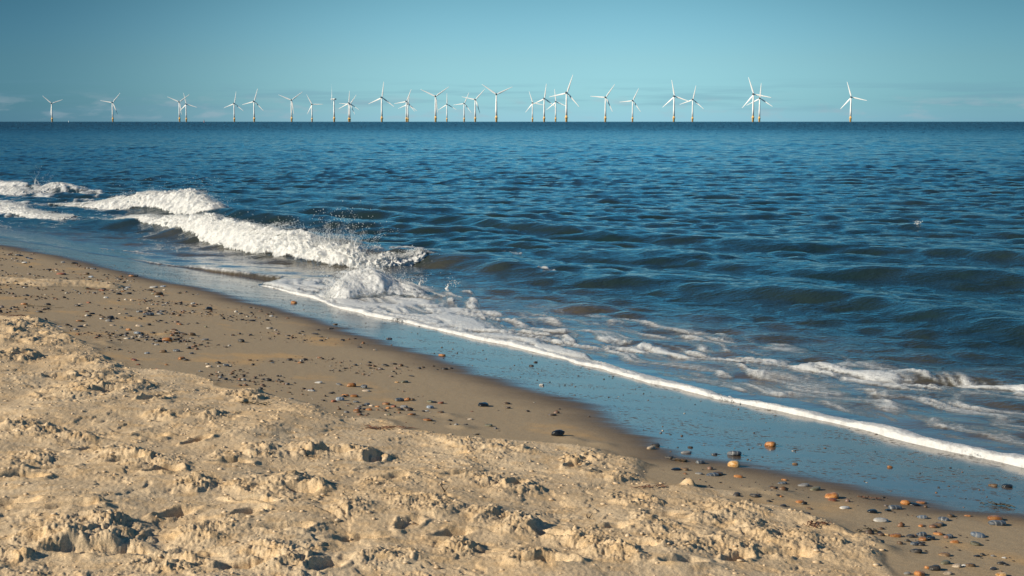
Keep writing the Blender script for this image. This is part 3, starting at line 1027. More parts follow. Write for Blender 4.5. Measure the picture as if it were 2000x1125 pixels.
HUB_H = 62.0
ME = {
    'pile': bm_mesh('transition_piece', lambda bm: lathe(bm, [(2.35, -6), (2.35, 6.0), (2.55, 6.1), (2.55, 9.6), (3.7, 9.9), (3.7, 10.3), (2.35, 10.4), (2.3, 15.0)])),
    'rail': bm_mesh('railing', railing_bm, False),
    'stain': bm_mesh('tide_band', lambda bm: lathe(bm, [(2.39, -5.9), (2.39, 2.2)])),
    'tower': bm_mesh('tower', lambda bm: lathe(bm, [(2.25, 15.0), (2.0, 30), (1.7, 45), (1.35, 60.3)])),
    'nac': bm_mesh('nacelle', nacelle_bm),
    'grille': bm_mesh('rear_grille', grille_bm, False),
    'hub': bm_mesh('hub', lambda bm: lathe(bm, [(0.25, 4.9), (0.9, 4.5), (1.5, 3.6), (1.7, 2.4), (1.7, 0.6), (1.5, 0.0)][::-1], axis='Y')),
    'blade': bm_mesh('blade', blade_bm),
}


def make_turbine():
    root = bpy.data.objects.new('wind_turbine', None)
    COL.objects.link(root)
    p = link('transition_piece', ME['pile'], m_yellow, root)
    link('railing', ME['rail'], m_yellow, p, (0, 0, 10.3))
    link('tide_band', ME['stain'], m_rust, p)
    link('tower', ME['tower'], m_white, root)
    nac = link('nacelle', ME['nac'], m_white, root, (0, 0, HUB_H))
    link('rear_grille', ME['grille'], m_dark, nac)
    hub = link('hub', ME['hub'], m_white, root, (0, 4.0, HUB_H + 0.2))
    for k in range(3):
        bl = link('blade', ME['blade'], m_white if k == 0 and not ME['blade'].materials else None, hub, (0, 1.6, 0))
        bl.rotation_euler = (0, R(120 * k), 0)
    return root


def copy_tree(o, parent=None):
    c_ = o.copy()
    COL.objects.link(c_)
    c_.parent = parent
    for ch in o.children:
        copy_tree(ch, c_)
    return c_


# base x px, hub y px, tip of one blade relative to the hub px, yaw deg, label
TURB = [
    (101.8, 202.0, 18.5, -6.8, 8, 'lone white turbine at the far left end of the row'),
    (220.4, 200.2, 12.8, -15.8, 10, 'white turbine standing alone, second from the left end of the row'),
    (350.8, 199.0, 18.0, -13.5, 8, 'left one of the close pair of turbines beside the small red buoy'),
    (364.0, 203.3, -4.8, -19.5, 12, 'right one of the close pair of turbines beside the small red buoy'),
    (457.8, 202.0, 3.3, -20.8, 14, 'shorter turbine just right of the red buoy, left of a taller neighbour'),
    (496.6, 197.8, 6.3, -22.8, 14, 'taller turbine of two, second right of the red buoy'),
    (569.8, 195.6, 20.5, -15.8, 6, 'white turbine with two blades raised in a wide V, left of a small low one'),
    (609.5, 203.7, -9.5, -15.8, 12, 'smallest low turbine between the wide V blades and the edge-on rotor'),
    (652.8, 193.6, 0.4, -25.0, 82, 'white turbine seen side-on, its rotor edge-on and nacelle pointing right'),
    (681.3, 201.2, 1.0, -23.7, 14, 'front turbine of the overlapping pair just right of the side-on turbine'),
    (683.5, 203.4, 11.4, -16.5, 14, 'rear turbine of the overlapping pair just right of the side-on turbine'),
    (745.8, 190.4, 3.2, -29.0, 14, 'tall turbine standing clear between two overlapping pairs, blade straight up'),
    (793.9, 198.0, 8.5, -22.4, 14, 'front turbine of the overlapping pair left of the tall wide V turbine'),
    (796.9, 203.2, 2.5, -20.0, 14, 'rear smaller turbine of the overlapping pair left of the tall wide V turbine'),
    (850.8, 188.0, 25.6, -18.4, 6, 'tall turbine with wide V blades just left of a much smaller one'),
    (872.8, 203.7, -0.5, -21.4, 12, 'much smaller turbine close on the right of a tall wide V turbine'),
    (906.6, 202.0, 8.0, -19.0, 14, 'lower turbine of two whose blades cross, left of the tall central V turbine'),
    (928.2, 194.5, 17.0, -19.0, 12, 'higher turbine of two whose blades cross, left of the tall central V turbine'),
    (969.5, 184.3, 28.8, -13.8, 6, 'tall central turbine with its two visible blades spread in the widest V'),
    (1040.0, 201.0, -7.5, -21.0, 16, 'leftmost and smallest of the cluster of four turbines near the tallest'),
    (1062.8, 192.5, 2.8, -26.3, 14, 'second from left in the cluster of four, blade pointing straight up'),
    (1085.2, 198.8, -3.5, -23.8, 16, 'small turbine tucked behind the left blade of the tallest turbine'),
    (1106.2, 181.3, 11.3, -35.0, 14, 'tallest and nearest wind turbine of the whole row'),
    (1182.3, 190.0, 16.3, -23.8, 12, 'first turbine right of the tallest one, one blade level to the left'),
    (1235.3, 196.5, 10.0, -22.0, 12, 'second turbine right of the tallest, smaller than its left neighbour'),
    (1316.0, 188.0, -6.4, -31.3, 16, 'taller left one of the pair whose blade tip touches its neighbour'),
    (1352.4, 194.4, 4.9, -25.8, 14, 'shorter right one of the pair whose blade tip touches its neighbour'),
    (1470.5, 184.0, -11.3, -32.2, 16, 'taller front turbine of the tight pair towards the right end'),
    (1483.0, 192.0, 1.4, -28.7, 14, 'shorter rear turbine of the tight pair towards the right end'),
    (1661.0, 189.7, -9.3, -29.3, 16, 'lone white turbine at the far right end of the row'),
]
turb0 = make_turbine()
for i, (bx, hy, tx, ty, yaw, lab) in enumerate(TURB):
    D = FPX / math.cos(PITCH) ** 2 * (HUB_H - CAM_H + 0.2) / (237.3 - hy)
    o = turb0 if i == 0 else copy_tree(turb0)
    x = (bx - 1000) / FPX * D * math.cos(PITCH)
    o.location = (x, D, 0)
    bearing = math.degrees(math.atan2(x, D))
    if yaw == 82:
        o.rotation_euler = (0, 0, R(97))
    else:
        o.rotation_euler = (0, 0, -R(yaw + bearing * 0.6))
    ang = math.atan2(tx, -ty)                        # clockwise from straight up, seen by the viewer
    hubo = [c_ for c_ in o.children if c_.name.startswith('hub')][0]
    hubo.rotation_euler = (0, ang, 0)
    tag(o, lab, 'wind turbine', 'offshore wind turbines on the horizon')

# channel markers far out
def buoy_bm(bm):
    lathe(bm, [(0.9, -0.6), (1.25, 0.0), (1.25, 0.8), (0.75, 1.3), (0.5, 4.2), (0.42, 4.4)])


m_red = simple_mat('buoy_red', (0.30, 0.09, 0.07), 0.5)
m_grey = simple_mat('marker_grey', (0.55, 0.58, 0.6), 0.5)


def buoy(px, D, sc, mat, label):
    root = link('navigation_buoy', bm_mesh('navigation_buoy', buoy_bm), mat)
    root.location = ((px - 1000) / FPX * D * math.cos(PITCH), D, 0)
    root.scale = (sc, sc, sc)
    cage = link('topmark', bm_mesh('topmark', lambda bm: lathe(bm, [(0.1, 4.3), (0.1, 4.8), (0.45, 4.9), (0.45, 5.5), (0.1, 5.6)])), mat, root)
    tag(root, label, 'buoy', 'buoys on the horizon')


buoy(398.5, 2300, 0.95, m_red, 'small dull red buoy on the horizon among the left turbines')
buoy(134.0, 2900, 0.80, m_grey, 'tiny pale marker buoy on the horizon beside the leftmost turbine')


# ---------------------------------------------------------------- pebbles
def pebble_mesh(seed, flat):
    pr = np.random.default_rng(seed)
    bm = bmesh.new()
    bmesh.ops.create_icosphere(bm, subdivisions=3, radius=0.5)
    ax = (1.0, pr.uniform(0.66, 0.9), flat)
    o1, o2 = pr.uniform(0, 50, 2)
    for v in bm.verts:
        c_ = v.co
        n_ = float(fbm(np.array([c_.x * 2.2 + o1]), np.array([c_.y * 2.2 + c_.z * 2.9 + o2]), seed, 2)[0])
        k = 1 + 0.16 * n_
        sq = 1.0 / max(0.80, (abs(c_.x * 2) ** 2.6 + abs(c_.y * 2) ** 2.6 + abs(c_.z * 2) ** 2.6) ** (1 / 2.6))
        v.co = Vector((c_.x * ax[0], c_.y * ax[1], c_.z * ax[2])) * k * sq
    zmin = min(v.co.z for v in bm.verts)
    for v in bm.verts:
        v.co.z -= zmin * 0.62
    me = bpy.data.meshes.new('pebble')
    bm.to_mesh(me)
    bm.free()
    for p in me.polygons:
        p.use_smooth = True
    return me


def pebble_mat(name, c1, c2, rough, scale=3.5, vein=None):
    m, g, b = new_mat(name)
    oc = g.n('ShaderNodeTexCoord').outputs['Object']
    oi = g.n('ShaderNodeObjectInfo').outputs['Random']
    vv = g.n('ShaderNodeVectorMath', {0: oc, 1: g.n('ShaderNodeCombineXYZ', {0: g.math('MULTIPLY', oi, 30.0), 1: oi, 2: oi}).outputs[0]}, operation='ADD').outputs[0]
    nz = g.noise(vv, scale, 5, 0.65)
    c_ = g.mix(g.smooth(nz, 0.36, 0.64), c1, c2)
    if vein:
        wv = g.n('ShaderNodeTexWave', {'Vector': vv, 'Scale': 0.9, 'Distortion': 6.0, 'Detail': 3.0})
        c_ = g.mix(g.smooth(wv.outputs['Fac'], 0.80, 0.95), c_, vein)
    k = g.smooth(oi, 0.0, 1.0, 0.75, 1.25)
    c_ = g.mix(1.0, c_, g.n('ShaderNodeCombineColor', {0: k, 1: k, 2: k}).outputs[0], 'MULTIPLY')
    g.t.links.new(c_, b.inputs['Base Color'])
    b.inputs['Roughness'].default_value = rough
    bp = g.n('ShaderNodeBump', {'Strength': 0.3, 'Distance': 0.02, 'Height': g.noise(vv, 14.0, 3, 0.6)})
    g.t.links.new(bp.outputs[0], b.inputs['Normal'])
    return m


PM = {
    'black': (pebble_mat('pebble_black', (0.008, 0.009, 0.010), (0.022, 0.023, 0.025), 0.22, 3.0), 'black'),
    'slate': (pebble_mat('pebble_slate', (0.035, 0.042, 0.052), (0.085, 0.095, 0.11), 0.38, 3.0, (0.22, 0.22, 0.21)), 'slate grey'),
    'blue': (pebble_mat('pebble_blue_grey', (0.12, 0.15, 0.19), (0.22, 0.26, 0.31), 0.40, 3.0, (0.42, 0.42, 0.40)), 'blue grey'),
    'orange': (pebble_mat('pebble_orange', (0.26, 0.095, 0.022), (0.40, 0.19, 0.06), 0.32), 'orange'),
    'amber': (pebble_mat('pebble_amber', (0.52, 0.24, 0.05), (0.70, 0.50, 0.26), 0.22), 'amber'),
    'brown': (pebble_mat('pebble_brown', (0.10, 0.060, 0.030), (0.20, 0.125, 0.062), 0.42), 'brown'),
    'red': (pebble_mat('pebble_red_brown', (0.16, 0.052, 0.024), (0.30, 0.11, 0.05), 0.40), 'red brown'),
    'dark': (pebble_mat('pebble_dark', (0.028, 0.024, 0.020), (0.062, 0.052, 0.042), 0.40), 'dark brown'),
    'olive': (pebble_mat('pebble_olive', (0.09, 0.085, 0.050), (0.17, 0.155, 0.10), 0.42), 'olive'),
    'white': (pebble_mat('pebble_white', (0.40, 0.38, 0.34), (0.56, 0.54, 0.50), 0.45), 'white'),
    'cream': (pebble_mat('pebble_cream', (0.42, 0.32, 0.22), (0.58, 0.47, 0.34), 0.45), 'cream'),
    'grey': (pebble_mat('pebble_grey', (0.14, 0.135, 0.125), (0.26, 0.25, 0.235), 0.45), 'grey'),
}
SHAPES = [(401, 0.44), (402, 0.36), (403, 0.30), (404, 0.52), (405, 0.24), (406, 0.38)]
PMESH = {}
for ck, (mt, _) in PM.items():
    for si, (sd, fl) in enumerate(SHAPES):
        me = pebble_mesh(sd, fl)
        me.materials.append(mt)
        PMESH[ck, si] = me

# landmark and other measured pebbles: base px, py, width px, colour, shape or None, label or None
PEB = [
    (944, 793, 22, 'black', 0, 'lone black pebble on the smooth damp sand right of the pebble patch'),
    (1090, 851, 26, 'black', 3, 'glossy round black pebble alone at the brink of the trampled sand'),
    (1058, 753, 10, 'white', 0, 'small white pebble at the edge of the wet mirror-like sand'),
    (1505, 871, 22, 'orange', 0, 'bright orange pebble standing alone on the wet shining sand'),
    (1434, 889, 29, 'slate', 1, 'long dark grey pebble in the thin puddle above the amber one'),
    (1434, 911, 23, 'amber', 3, 'glossy amber and cream pebble just below the thin puddle'),
    (1272, 877, 20, 'cream', 1, 'cream pebble with a dark one behind it, left of the thin puddle'),
    (1280, 872, 20, 'dark', 1, 'dark pebble lying behind the cream one left of the thin puddle'),
    (1948, 1025, 34, 'slate', 2, 'long slate pebble by the right edge, under an orange brown one'),
    (1944, 1015, 30, 'orange', 1, 'orange brown pebble resting against the long slate one near the right edge'),
    (1910, 1048, 30, 'blue', 1, 'large blue grey pebble near the right edge, below the slate one'),
    (1853, 1050, 20, 'slate', 0, 'round slate pebble in the bottom right cluster'),
    (1748, 994, 28, 'slate', 2, 'black and white banded pebble at the right among the damp shingle'),
    (1625, 972, 28, 'orange', 0, 'largest orange pebble on the damp sand behind the pale clods'),
    (687, 755, 19, 'orange', 0, 'plump orange brown pebble at the back of the pebble patch'),
    (711, 758, 15, 'slate', 3, 'round slate pebble right beside the plump orange brown one'),
    (780, 783, 19, 'slate', 0, 'dark slate pebble in the middle of the pebble patch'),
    (804, 811, 18, 'orange', 1, 'smooth orange pebble at the front of the pebble patch'),
    (327, 666, 20, 'orange', 0, 'largest orange pebble on the upper left shingle'),
    (309, 668, 16, 'black', 1, 'black pebble touching the largest orange one on the upper left shingle'),
    (306, 674, 9, 'white', 0, 'tiny white pebble in front of the black one on the upper left shingle'),
    (340, 649, 17, 'brown', 0, 'round brown pebble behind the largest orange one on the left'),
    (471, 668, 14, 'dark', 3, 'isolated dark brown pebble halfway between left shingle and water'),
    (574, 592, 12, 'orange', 0, 'orange brown pebble out on the wet sand near the foam'),
    (863, 695, 15, 'orange', 1, 'reddish orange pebble at the wet edge above the smooth sand'),
    (408, 717, 13, 'cream', 1, 'pale cream pebble at the front of the left shingle'),
    (1869, 1107, 18, 'cream', 0, 'cream and orange pebble at the front of the bottom right cluster'),
    (1956, 1124, 23, 'amber', 1, 'amber pebble cut by the bottom edge of the view at the right'),
    (1967, 951, 22, 'black', 1, 'black pebble lying on the wet shining sand near the right edge'),
    (1940, 949, 18, 'brown', 1, 'brown pebble beside the black one on the wet sand near the right edge'),
    (1721, 1018, 28, 'white', 4, 'pale flat pebble on the damp sand in front of a black and white one'),
    # without a name of their own
    (715, 764, 15, 'cream', 4, None), (622, 748, 15, 'white', 2, None), (662, 752, 13, 'grey', 1, None), (646, 769, 10, 'dark', 0, None),
    (608, 764, 14, 'white', 2, None), (674, 773, 15, 'orange', 1, None), (692, 775, 16, 'orange', 0, None), (652, 785, 12, 'red', 0, None),
    (664, 782, 17, 'blue', 0, None), (695, 786, 13, 'slate', 1, None), (681, 789, 12, 'brown', 2, None), (717, 791, 13, 'slate', 1, None),
    (725, 793, 9, 'cream', 0, None), (737, 795, 10, 'orange', 1, None), (754, 790, 16, 'orange', 1, None), (769, 795, 11, 'red', 0, None),
    (758, 798, 10, 'orange', 0, None), (789, 796, 15, 'grey', 0, None), (781, 801, 17, 'brown', 1, None), (796, 782, 14, 'orange', 0, None),
    (806, 781, 9, 'brown', 0, None), (840, 786, 13, 'olive', 0, None), (849, 786, 9, 'dark', 0, None), (861, 788, 13, 'red', 1, None),
    (840, 797, 15, 'blue', 0, None), (834, 803, 9, 'white', 1, None), (827, 804, 8, 'dark', 0, None), (861, 806, 14, 'brown', 1, None),
    (750, 803, 11, 'brown', 0, None), (760, 811, 9, 'olive', 3, None), (754, 811, 8, 'cream', 0, None), (697, 803, 14, 'orange', 0, None),
    (721, 801, 14, 'orange', 1, None), (710, 800, 11, 'dark', 0, None), (790, 747, 16, 'olive', 2, None), (775, 747, 9, 'amber', 2, None),
    (803, 735, 11, 'dark', 2, None), (733, 684, 9, 'cream', 1, None), (702, 679, 10, 'dark', 1, None), (760, 662, 12, 'slate', 2, None),
    (627, 666, 9, 'dark', 0, None), (615, 653, 14, 'dark', 2, None), (655, 634, 10, 'brown', 1, None), (648, 642, 8, 'dark', 1, None),
    (836, 821, 19, 'orange', 4, None), (1038, 715, 10, 'dark', 1, None), (1046, 708, 9, 'dark', 1, None), (954, 832, 17, 'olive', 2, None),
    (918, 819, 10, 'cream', 2, None), (921, 804, 7, 'red', 2, None), (1532, 938, 12, 'orange', 1, None), (1528, 945, 19, 'slate', 2, None),
    (1569, 949, 22, 'grey', 2, None), (1592, 957, 25, 'olive', 1, None), (1474, 970, 22, 'dark', 1, None), (1626, 978, 18, 'red', 1, None),
    (1562, 981, 18, 'orange', 1, None), (1530, 989, 15, 'dark', 1, None), (1580, 994, 12, 'brown', 0, None), (1650, 993, 21, 'white', 2, None),
    (1704, 1001, 21, 'black', 1, None), (1734, 998, 14, 'black', 1, None), (1768, 985, 18, 'orange', 3, None), (1786, 987, 21, 'black', 2, None),
    (1800, 982, 20, 'orange', 4, None), (1802, 1012, 21, 'blue', 1, None), (1843, 1016, 22, 'slate', 1, None), (1857, 1009, 18, 'brown', 0, None),
    (1890, 1008, 13, 'orange', 2, None), (1799, 1028, 12, 'orange', 0, None), (1829, 1027, 24, 'brown', 2, None), (1730, 1046, 17, 'amber', 2, None),
    (1750, 1048, 24, 'orange', 1, None), (1778, 1049, 18, 'dark', 1, None), (1800, 1046, 21, 'slate', 0, None), (1803, 1055, 17, 'orange', 0, None),
    (1816, 1053, 21, 'black', 1, None), (1832, 1044, 18, 'orange', 2, None), (1865, 1060, 18, 'orange', 1, None), (1905, 1064, 21, 'olive', 0, None),
    (1787, 1064, 19, 'slate', 0, None), (1789, 1079, 24, 'dark', 1, None), (1845, 1085, 24, 'brown', 1, None), (1908, 1087, 15, 'dark', 2, None),
    (1961, 1090, 9, 'white', 0, None), (1847, 1101, 23, 'olive', 1, None), (1883, 1105, 10, 'white', 1, None), (1895, 1106, 21, 'brown', 1, None),
    (1940, 1112, 18, 'dark', 2, None), (1826, 1113, 24, 'dark', 0, None), (1812, 1110, 14, 'orange', 0, None), (1772, 1121, 14, 'grey', 0, None),
    (1796, 1123, 22, 'orange', 0, None), (1850, 1121, 18, 'cream', 2, None), (1738, 913, 11, 'orange', 0, None), (1553, 907, 12, 'brown', 1, None),
    (1577, 1010, 13, 'dark', 1, None), (1520, 968, 10, 'dark', 0, None), (1526, 970, 7, 'orange', 0, None), (1348, 874, 11, 'dark', 1, None),
    (1340, 885, 22, 'grey', 2, None), (1307, 894, 18, 'dark', 1, None), (1368, 905, 19, 'slate', 0, None), (1320, 918, 20, 'black', 2, None),
    (1337, 918, 18, 'brown', 1, None), (1391, 929, 25, 'slate', 2, None), (1402, 927, 22, 'brown', 2, None), (1365, 926, 15, 'grey', 2, None),
    (1442, 932, 18, 'orange', 2, None), (1440, 965, 14, 'dark', 1, None), (1395, 888, 14, 'slate', 1, None), (1330, 900, 24, 'brown', 2, None),
    (375, 655, 14, 'brown', 0, None), (346, 664, 11, 'dark', 0, None), (319, 688, 14, 'brown', 0, None), (287, 691, 11, 'blue', 1, None),
    (442, 715, 12, 'slate', 0, None), (448, 716, 8, 'dark', 1, None), (586, 709, 9, 'orange', 0, None), (532, 709, 8, 'slate', 1, None),
    (530, 618, 8, 'white', 1, None), (377, 594, 9, 'white', 0, None), (492, 627, 14, 'dark', 2, None), (262, 704, 14, 'red', 2, None),
    (270, 713, 9, 'red', 1, None), (355, 702, 14, 'orange', 0, None), (362, 704, 12, 'dark', 1, None), (374, 691, 9, 'slate', 0, None),
    (325, 713, 7, 'orange', 0, None), (391, 726, 9, 'slate', 1, None), (307, 721, 8, 'red', 2, None), (272, 610, 13, 'slate', 1, None),
    (290, 616, 20, 'slate', 2, None), (312, 614, 16, 'grey', 2, None), (215, 622, 16, 'dark', 1, None), (268, 652, 16, 'blue', 1, None),
    (252, 645, 12, 'orange', 1, None), (351, 634, 12, 'orange', 1, None), (349, 617, 10, 'brown', 0, None), (250, 574, 14, 'dark', 1, None),
    (300, 562, 16, 'white', 4, None), (318, 560, 12, 'blue', 4, None), (310, 576, 18, 'brown', 0, None), (300, 575, 14, 'olive', 1, None),
    (308, 580, 10, 'white', 1, None), (257, 540, 12, 'orange', 1, None), (250, 562, 10, 'blue', 1, None), (264, 540, 12, 'slate', 2, None),
    (168, 536, 14, 'brown', 1, None), (120, 536, 18, 'red', 4, None), (58, 506, 12, 'slate', 2, None), (37, 500, 14, 'slate', 2, None),
    (48, 514, 10, 'white', 1, None), (145, 515, 12, 'dark', 2, None), (123, 513, 8, 'white', 1, None), (182, 526, 12, 'slate', 2, None),
    (151, 598, 12, 'dark', 0, None), (93, 596, 11, 'dark', 3, None), (47, 595, 13, 'orange', 1, None), (76, 610, 14, 'dark', 1, None),
    (157, 595, 8, 'cream', 0, None), (207, 582, 9, 'white', 0, None), (167, 636, 9, 'cream', 0, None), (117, 639, 9, 'blue', 1, None),
    (130, 634, 8, 'grey', 1, None), (152, 654, 8, 'orange', 0, None),
]
LAND = [(944, 793, 'the lone black pebble'), (1090, 851, 'the glossy round black pebble'), (1505, 871, 'the lone orange pebble on wet sand'),
        (1434, 905, 'the amber pebble by the puddle'), (1272, 877, 'the cream pebble left of the puddle'), (1948, 1020, 'the long slate pebble near the right edge'),
        (1853, 1050, 'the round slate pebble bottom right'), (1748, 994, 'the black and white banded pebble'), (1625, 972, 'the largest damp-sand orange pebble'),
        (687, 755, 'the plump orange brown pebble'), (780, 783, 'the dark slate pebble of the patch'), (804, 811, 'the orange pebble fronting the patch'),
        (327, 666, 'the largest left-hand orange pebble'), (471, 668, 'the isolated dark brown pebble'), (574, 592, 'the orange brown pebble on wet sand'),
        (863, 695, 'the reddish orange pebble'), (408, 717, 'the pale cream pebble at left'), (1869, 1107, 'the cream and orange pebble'),
        (185, 558, 'the end of the pale sand drift'), (60, 540, 'the pale sand drift'), (60, 640, 'the cloddy heap at the left edge'),
        (310, 575, 'the dense heap of shells and stones'), (150, 600, 'the small dark round pebble'), (700, 680, 'the pale stone above the patch'),
        (1310, 895, 'the tip of the thin puddle'), (230, 610, 'the orange patch of sand on the left shingle'), (1800, 1110, 'the bottom right cluster')]
prng = np.random.default_rng(99)
CK = ['dark', 'dark', 'dark', 'slate', 'slate', 'brown', 'brown', 'brown', 'red', 'orange', 'black', 'black', 'grey', 'olive', 'olive', 'cream', 'blue']


def on_sand(px, py):
    x, y, z = at(px, py)
    s_, t_ = st(x, y)
    return x, y, s_, t_


extra = []
ZONES = [((0, 490), (240, 535), (400, 610), (60, 560), 46), ((180, 560), (420, 590), (400, 700), (150, 640), 52),
         ((220, 545), (350, 560), (360, 592), (260, 590), 14), ((0, 585), (160, 590), (240, 640), (30, 625), 16),
         ((420, 620), (680, 650), (800, 790), (520, 740), 18), ((600, 760), (880, 770), (900, 820), (640, 810), 8),
         ((1450, 950), (1700, 980), (1760, 1060), (1560, 1020), 5), ((1720, 1000), (1990, 1030), (1990, 1120), (1780, 1120), 6)]
for za, zb, zc, zd, cnt in ZONES:
    k = 0
    tries = 0
    while k < cnt and tries < 4000:
        tries += 1
        u_, v_ = prng.random(2)
        px = (1 - v_) * ((1 - u_) * za[0] + u_ * zb[0]) + v_ * ((1 - u_) * zd[0] + u_ * zc[0])
        py = (1 - v_) * ((1 - u_) * za[1] + u_ * zb[1]) + v_ * ((1 - u_) * zd[1] + u_ * zc[1])
        x, y, s_, t_ = on_sand(px, py)
        if t_ > float(wet_t(np.array([s_]))[0]) + 0.1 or t_ < float(dry_t(s_)) + 0.08:
            continue
        if float(polydist(np.array([x]), np.array([y]), DRIFT)[0][0]) < 0.34:
            continue
        d = math.hypot(x, y)
        sz = min(0.075, 0.022 + 0.022 * prng.exponential(0.8))
        extra.append((px, py, sz * FPX / d, CK[int(prng.integers(len(CK)))], int(prng.integers(6)), None))
        k += 1

print('pebbles', len(PEB), len(extra))
ALL = PEB + extra[:300 - len(PEB)]
words = {}
labels = []
for px, py, wpx, ck, si, lab in ALL:
    if lab is None:
        j = min(range(len(LAND)), key=lambda i: ((LAND[i][0] - px) / 1.6) ** 2 + (LAND[i][1] - py) ** 2)
        dx, dy = px - LAND[j][0], py - LAND[j][1]
        if abs(dx) > 2.2 * abs(dy):
            rel = 'right of' if dx > 0 else 'left of'
        else:
            rel = 'in front of' if dy > 0 else 'behind'
        x, y, _ = at(px, py)
        size = wpx / FPX * math.hypot(x, y)
        sw = 'small ' if size < 0.036 else ('' if size < 0.058 else 'large ')
        fl = 'flat ' if si in (2, 4) and len(LAND[j][2].split()) < 9 else ''
        lab = f'{sw}{fl}{PM[ck][1]} pebble {rel} {LAND[j][2]}'
    labels.append(lab)
from collections import Counter, defaultdict
cntr = Counter(labels)
byl = defaultdict(list)
for i, l in enumerate(labels):
    if cntr[l] > 1:
        byl[l].append(i)
ORD = ['leftmost', 'second from left', 'third from left', 'fourth from left', 'fifth from left', 'sixth from left']
for l, idx in byl.items():
    idx.sort(key=lambda i: ALL[i][0])
    for n_, i in enumerate(idx):
        labels[i] = (('left-hand ', 'right-hand ')[n_] if len(idx) == 2 else ORD[min(n_, 5)] + ' ') + l

for i, l in enumerate(labels):
    for wd in ('flat ', 'small ', 'large ', 'damp-sand ', 'of the patch'):
        if len(labels[i].split()) > 16:
            labels[i] = labels[i].replace(wd, '', 1).strip()
px_xy = np.array([at(p[0], p[1])[:2] for p in ALL])
pz = beach(px_xy[:, 0], px_xy[:, 1])[0]
first = {}
for (px, py, wpx, ck, si, _), lab, (x, y), z in zip(ALL, labels, px_xy, pz):
    # settle the point where the sight line meets the sand as built
    for _k in range(4):
        dx, dy, dz = ray(px, py)
        kk = (z - CAM_H) / dz
        x, y = dx * kk, dy * kk
        z = float(beach(np.array([x]), np.array([y]), False)[0][0])
    size = wpx / FPX * math.hypot(x, y)
    if (ck, si) not in first:
        o = link('pebble', PMESH[ck, si])
        first[ck, si] = o
    else:
        o = first[ck, si].copy()
        COL.objects.link(o)
    o.location = (x, y, z - 0.002)
    o.scale = (size, size * float(prng.uniform(0.75, 1.0)), size * float(prng.uniform(0.85, 1.15)))
    o.rotation_euler = (float(prng.normal(0, 0.08)), float(prng.normal(0, 0.08)), float(prng.choice([0, math.pi]) + prng.normal(0, 0.35)))
    tag(o, lab, 'pebble', 'pebbles scattered over the damp sand')

# grit: countless small stones and shell bits
def grit(name, n, mat, seed, rmin, rmax, zones, label):
    gr = np.random.default_rng(seed)
    P = []
    while len(P) < n:
        s_, t_ = gr.uniform(*zones[0]), gr.uniform(*zones[1])
        x, y = xy(s_, t_)
        if y < 3.5 or abs(x / y) > 0.42:
            continue
        wt, dt = float(wet_t(np.array([s_]))[0]), float(dry_t(s_))
        if zones[2] == 'damp':
            q = (t_ - dt) / max(wt - dt, 0.1)
            if q < 0.02 or q > 0.95 or gr.random() > (1.15 - q) * (0.25 + 0.75 * (s_ > 9) + 0.15 * (s_ < 6.5)):
                continue
            c_ = float(perlin(np.array([x * 1.3]), np.array([y * 1.3]), 120)[0])
            if gr.random() > 0.12 + 2.0 * c_:
                continue
        elif zones[2] == 'wet':
            if t_ < wt + 0.02 or t_ > float(edge_t(np.array([s_]))[0]) - 0.05:
                continue
        else:
            if t_ > dt:
                continue
        P.append((x, y))
    P = np.array(P)
    z = beach(P[:, 0], P[:, 1], zones[2] == 'dry')[0]
    rad = rmin + (rmax - rmin) * gr.random(n) ** 2.5
    bm = bmesh.new()
    bmesh.ops.create_icosphere(bm, subdivisions=1, radius=1.0)
    base = np.array([v.co for v in bm.verts])
    F = np.array([[v.index for v in f.verts] for f in bm.faces])
    bm.free()
    sc = np.stack([gr.uniform(0.8, 1.5, n), gr.uniform(0.6, 1.1, n), gr.uniform(0.35, 0.8, n)], -1)
    jit = 1 + 0.22 * gr.normal(0, 1, (n, len(base), 1))
    co = base[None] * sc[:, None, :] * rad[:, None, None] * jit
    co += np.stack([P[:, 0], P[:, 1], z + rad * 0.18], -1)[:, None, :]
    f = F[None] + (np.arange(n) * len(base))[:, None, None]
    o = link(name, mesh_np(name, co.reshape(-1, 3), f.reshape(-1, 3)), mat)
    tag(o, label, 'gravel', kind='stuff')
    return o


def grit_mat(name, stops):
    m, g, b = new_mat(name)
    isl = g.n('ShaderNodeNewGeometry').outputs['Random Per Island']
    cr = g.ramp(isl, stops)
    g.t.links.new(cr, b.inputs['Base Color'])
    b.inputs['Roughness'].default_value = 0.5
    return m


m_grit = grit_mat('grit', [(0.0, (0.02, 0.018, 0.016)), (0.40, (0.045, 0.040, 0.036)), (0.62, (0.10, 0.06, 0.032)), (0.80, (0.20, 0.095, 0.045)), (0.90, (0.13, 0.13, 0.13)), (0.98, (0.40, 0.36, 0.30))])
m_clod = grit_mat('sand_crumbs', [(0.0, (0.44, 0.32, 0.19)), (1.0, (0.56, 0.43, 0.28))])
grit('gravel', 2700, m_grit, 501, 0.004, 0.022, ((-1, 26), (-2, 7), 'damp'), 'fine gravel and small stones strewn over the damp sand')
grit('wet_gravel', 420, m_grit, 502, 0.003, 0.008, ((1, 20), (4, 8), 'wet'), 'specks of grit on the wet shining sand')
grit('sand_crumbs', 2600, m_clod, 503, 0.004, 0.013, ((-2, 14), (-2.5, 6), 'dry'), 'crumbs of dry sand lying on the trampled beach')


